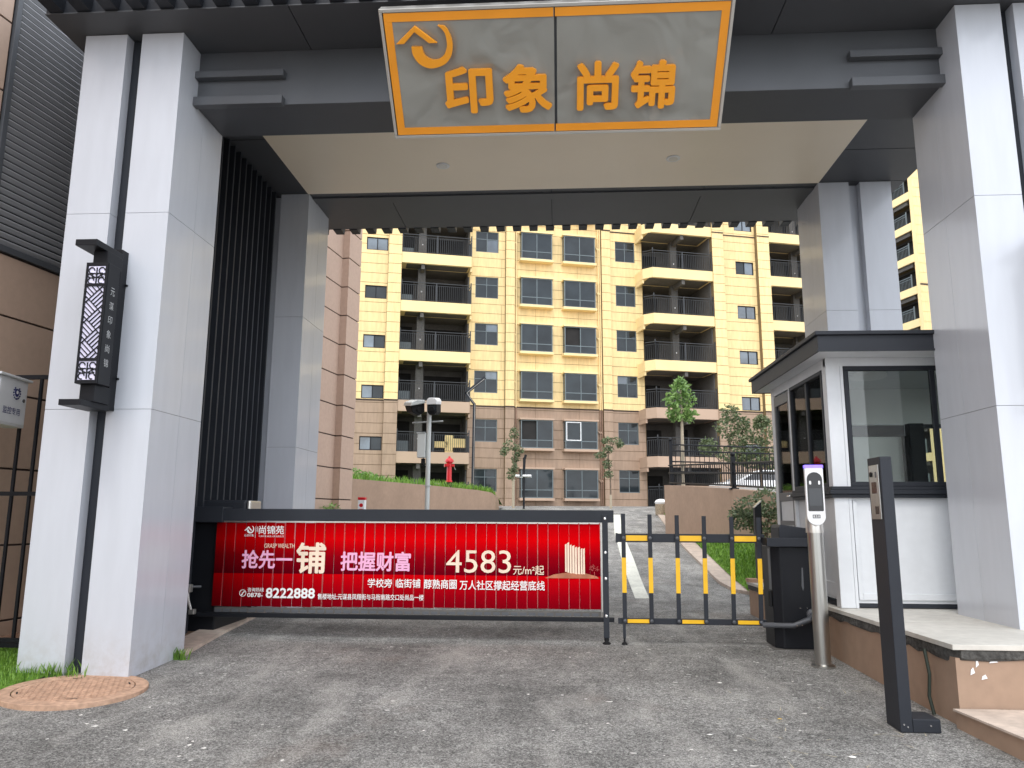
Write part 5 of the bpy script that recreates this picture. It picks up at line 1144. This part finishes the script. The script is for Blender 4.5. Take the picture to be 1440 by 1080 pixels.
fence('iron_fence', 'taller black iron fence across the terrace behind the ball topped one', [(3.52, 24.6, 2.28), (7.4, 25.9, 2.28), (12, 27.4, 2.2)], (0, 1, 2), 1.42, (.46, .78, 1.12, 1.32), (.46, 1.12), .17)
# ---- parked white car behind the fence
car = thing('parked_car', 'white car parked behind the black iron fence above the right wall', 'car', (9.6, 38.0, 2.10), R(12))
pr = [(-2.25, .25), (-2.28, .62), (-2.1, .86), (-1.35, .98), (-.62, 1.38), (-.2, 1.47), (.8, 1.46), (1.45, 1.25), (1.95, 1.05), (2.2, .98), (2.28, .6), (2.2, .25)]
MB().prism(pr, -.85, .85).build('body', carw, car, .06)
for s_ in (-1, 1):
    MB().prism([(-1.15, .98), (-.58, 1.32), (-.2, 1.40), (.2, 1.40), (.2, .98)], s_ * .852 - .004, s_ * .852 + .004).build('window', carg, car); MB().prism([(.25, .98), (.25, 1.40), (.8, 1.39), (1.35, 1.2), (1.5, 1.02)], s_ * .852 - .004, s_ * .852 + .004).build('window', carg, car)
    for x in (-1.4, 1.4): w_ = MB().tube([(x, s_ * .66, .32), (x, s_ * .88, .32)], .32, 20).build('wheel', blackm, car); MB().tube([(x, s_ * .881, .32), (x, s_ * .9, .32)], .2, 14).build('rim', silver, w_)
MB().box(2.26, 2.30, -.7, -.4, .7, .85).build('tail_lamp', redm, car); MB().box(-2.30, -2.27, -.7, -.4, .65, .78).build('headlight', whitep, car)
tb = thing('litter_bin', 'small wicker looking bin with a white bag on top at the end of the kerb', 'bin', (4.42, 34.2, G(4.42, 34.2)))
MB().lathe([(.22, 0), (.26, .05), (.27, .48), (.24, .5)], (0, 0, 0), 12).build('bin_body', mat('woven_bin', (.28, .22, .15), .8, var=.3, vscale=20), tb); MB().lathe([(.26, 0), (.30, .08), (.22, .18), (.08, .22)], (0, 0, .5), 9).build('white_bag', whitep, tb, smooth=True)
# ---- exit post behind the booth
ek = thing('exit_post', 'slim black post with slanted white top behind the picket barrier', 'access post', (2.67, 10.75, .452))
MB().prism([(-.03, 0), (-.03, .98), (.06, 1.06), (.06, 0)], -.05, .05).build('post', black, ek, .005)
MB().prism([(-.035, .983), (-.03, 1.005), (.065, 1.09), (.065, 1.066)], -.055, .055).build('slanted_top', silver, ek, .004); bx('brick_base', terra, ek, -.16, .2, -.1, .1, .0, .045)
# ---- small camera mast near the flats
cm = thing('camera_mast', 'thin dark camera mast with small white cameras by the bay windows', 'camera pole', (-1.85, 39.2, G(-1.85, 39.2)))
MB().tube([(0, 0, 0), (0, 0, 2.6)], .05, 8).build('pole', black, cm); MB().tube([(0, 0, 1.9), (.03, 0, 2.5), (.1, 0, 2.75)], .07, 6).build('lamp_head', black, cm)
for a in (-.32, .28, .05): MB().box(a - .11, a + .11, -.25, .02, 1.62, 1.72).build('camera', whitep, cm, .02)
MB().tube([(-.4, 0, 1.6), (.4, 0, 1.6)], .02, 5).build('cross_arm', mp_, cm)
# ---- litter and pale chips on the asphalt
b = MB()
for _ in range(70):
    x, y = random.uniform(-3.2, 2.2), random.uniform(4.6, 8.2); s_ = random.uniform(.012, .028); z = G(x, y) + .0025; f_ = random.uniform(.3, .8)
    b.add([(x + s_ * random.uniform(.6, 1.3) * math.cos(a), y + s_ * f_ * random.uniform(.6, 1.3) * math.sin(a), z + random.uniform(0, .004)) for a in (0.2, 1.3, 2.4, 3.4, 4.4, 5.5)], [(0, 1, 2, 3, 4, 5)])
for _ in range(420):
    x, y = random.uniform(-3.4, 2.3), random.uniform(4.3, 9.5) if random.random() < .7 else random.uniform(4.3, 16); s_ = random.uniform(.004, .014); z = G(x, y) + .002
    if x > 2.4: continue
    b.add([(x + s_ * random.uniform(.5, 1.4) * math.cos(a), y + s_ * random.uniform(.5, 1.4) * math.sin(a), z + random.uniform(0, .003)) for a in (0.2, 1.5, 2.8, 4.2, 5.4)], [(0, 1, 2, 3, 4)])
me = bpy.data.meshes.new('chips'); me.from_pydata(b.v, [], b.f); me.materials.append(mat('pale_chip', (.78, .76, .72), .8, var=.3, vscale=6, coord='Pos')); ch = link('plaster_chips', me); ch['kind'] = 'stuff'; ch['label'] = 'pale plaster chips scattered over the asphalt in front of the barrier'; ch['category'] = 'chips'
b = MB()
for _ in range(26):
    x, y = random.uniform(1.2, 2.4), random.uniform(4.6, 6.6); a = random.uniform(0, 3.14); l = random.uniform(.02, .07); w_ = .003; z = G(x, y) + .004; c, s_ = math.cos(a), math.sin(a)
    b.add([(x - c * l - s_ * w_, y - s_ * l + c * w_, z), (x - c * l + s_ * w_, y - s_ * l - c * w_, z), (x + c * l, y + s_ * l, z + .006)], [(0, 1, 2)])
me = bpy.data.meshes.new('straws'); me.from_pydata(b.v, [], b.f); me.materials.append(mat('straw', (.6, .52, .35), .8, var=0)); ch = link('straw_bits', me); ch['kind'] = 'stuff'; ch['label'] = 'dry straw bits on the asphalt beside the intercom post'; ch['category'] = 'straw'
for (x, y, lb_) in ((1.52, 5.75, 'small yellow leaf on the asphalt left of the intercom post'),):
    z = G(x, y) + .004; o = MB().add([(-.02, 0, 0), (0, .012, .004), (.022, 0, .001), (0, -.012, .003)], [(0, 1, 2, 3)]).build('fallen_leaf', mat('yellow_leaf', (.7, .45, .05), .6, var=0)); o.location = (x, y, z); tag(o, lb_, 'leaf')
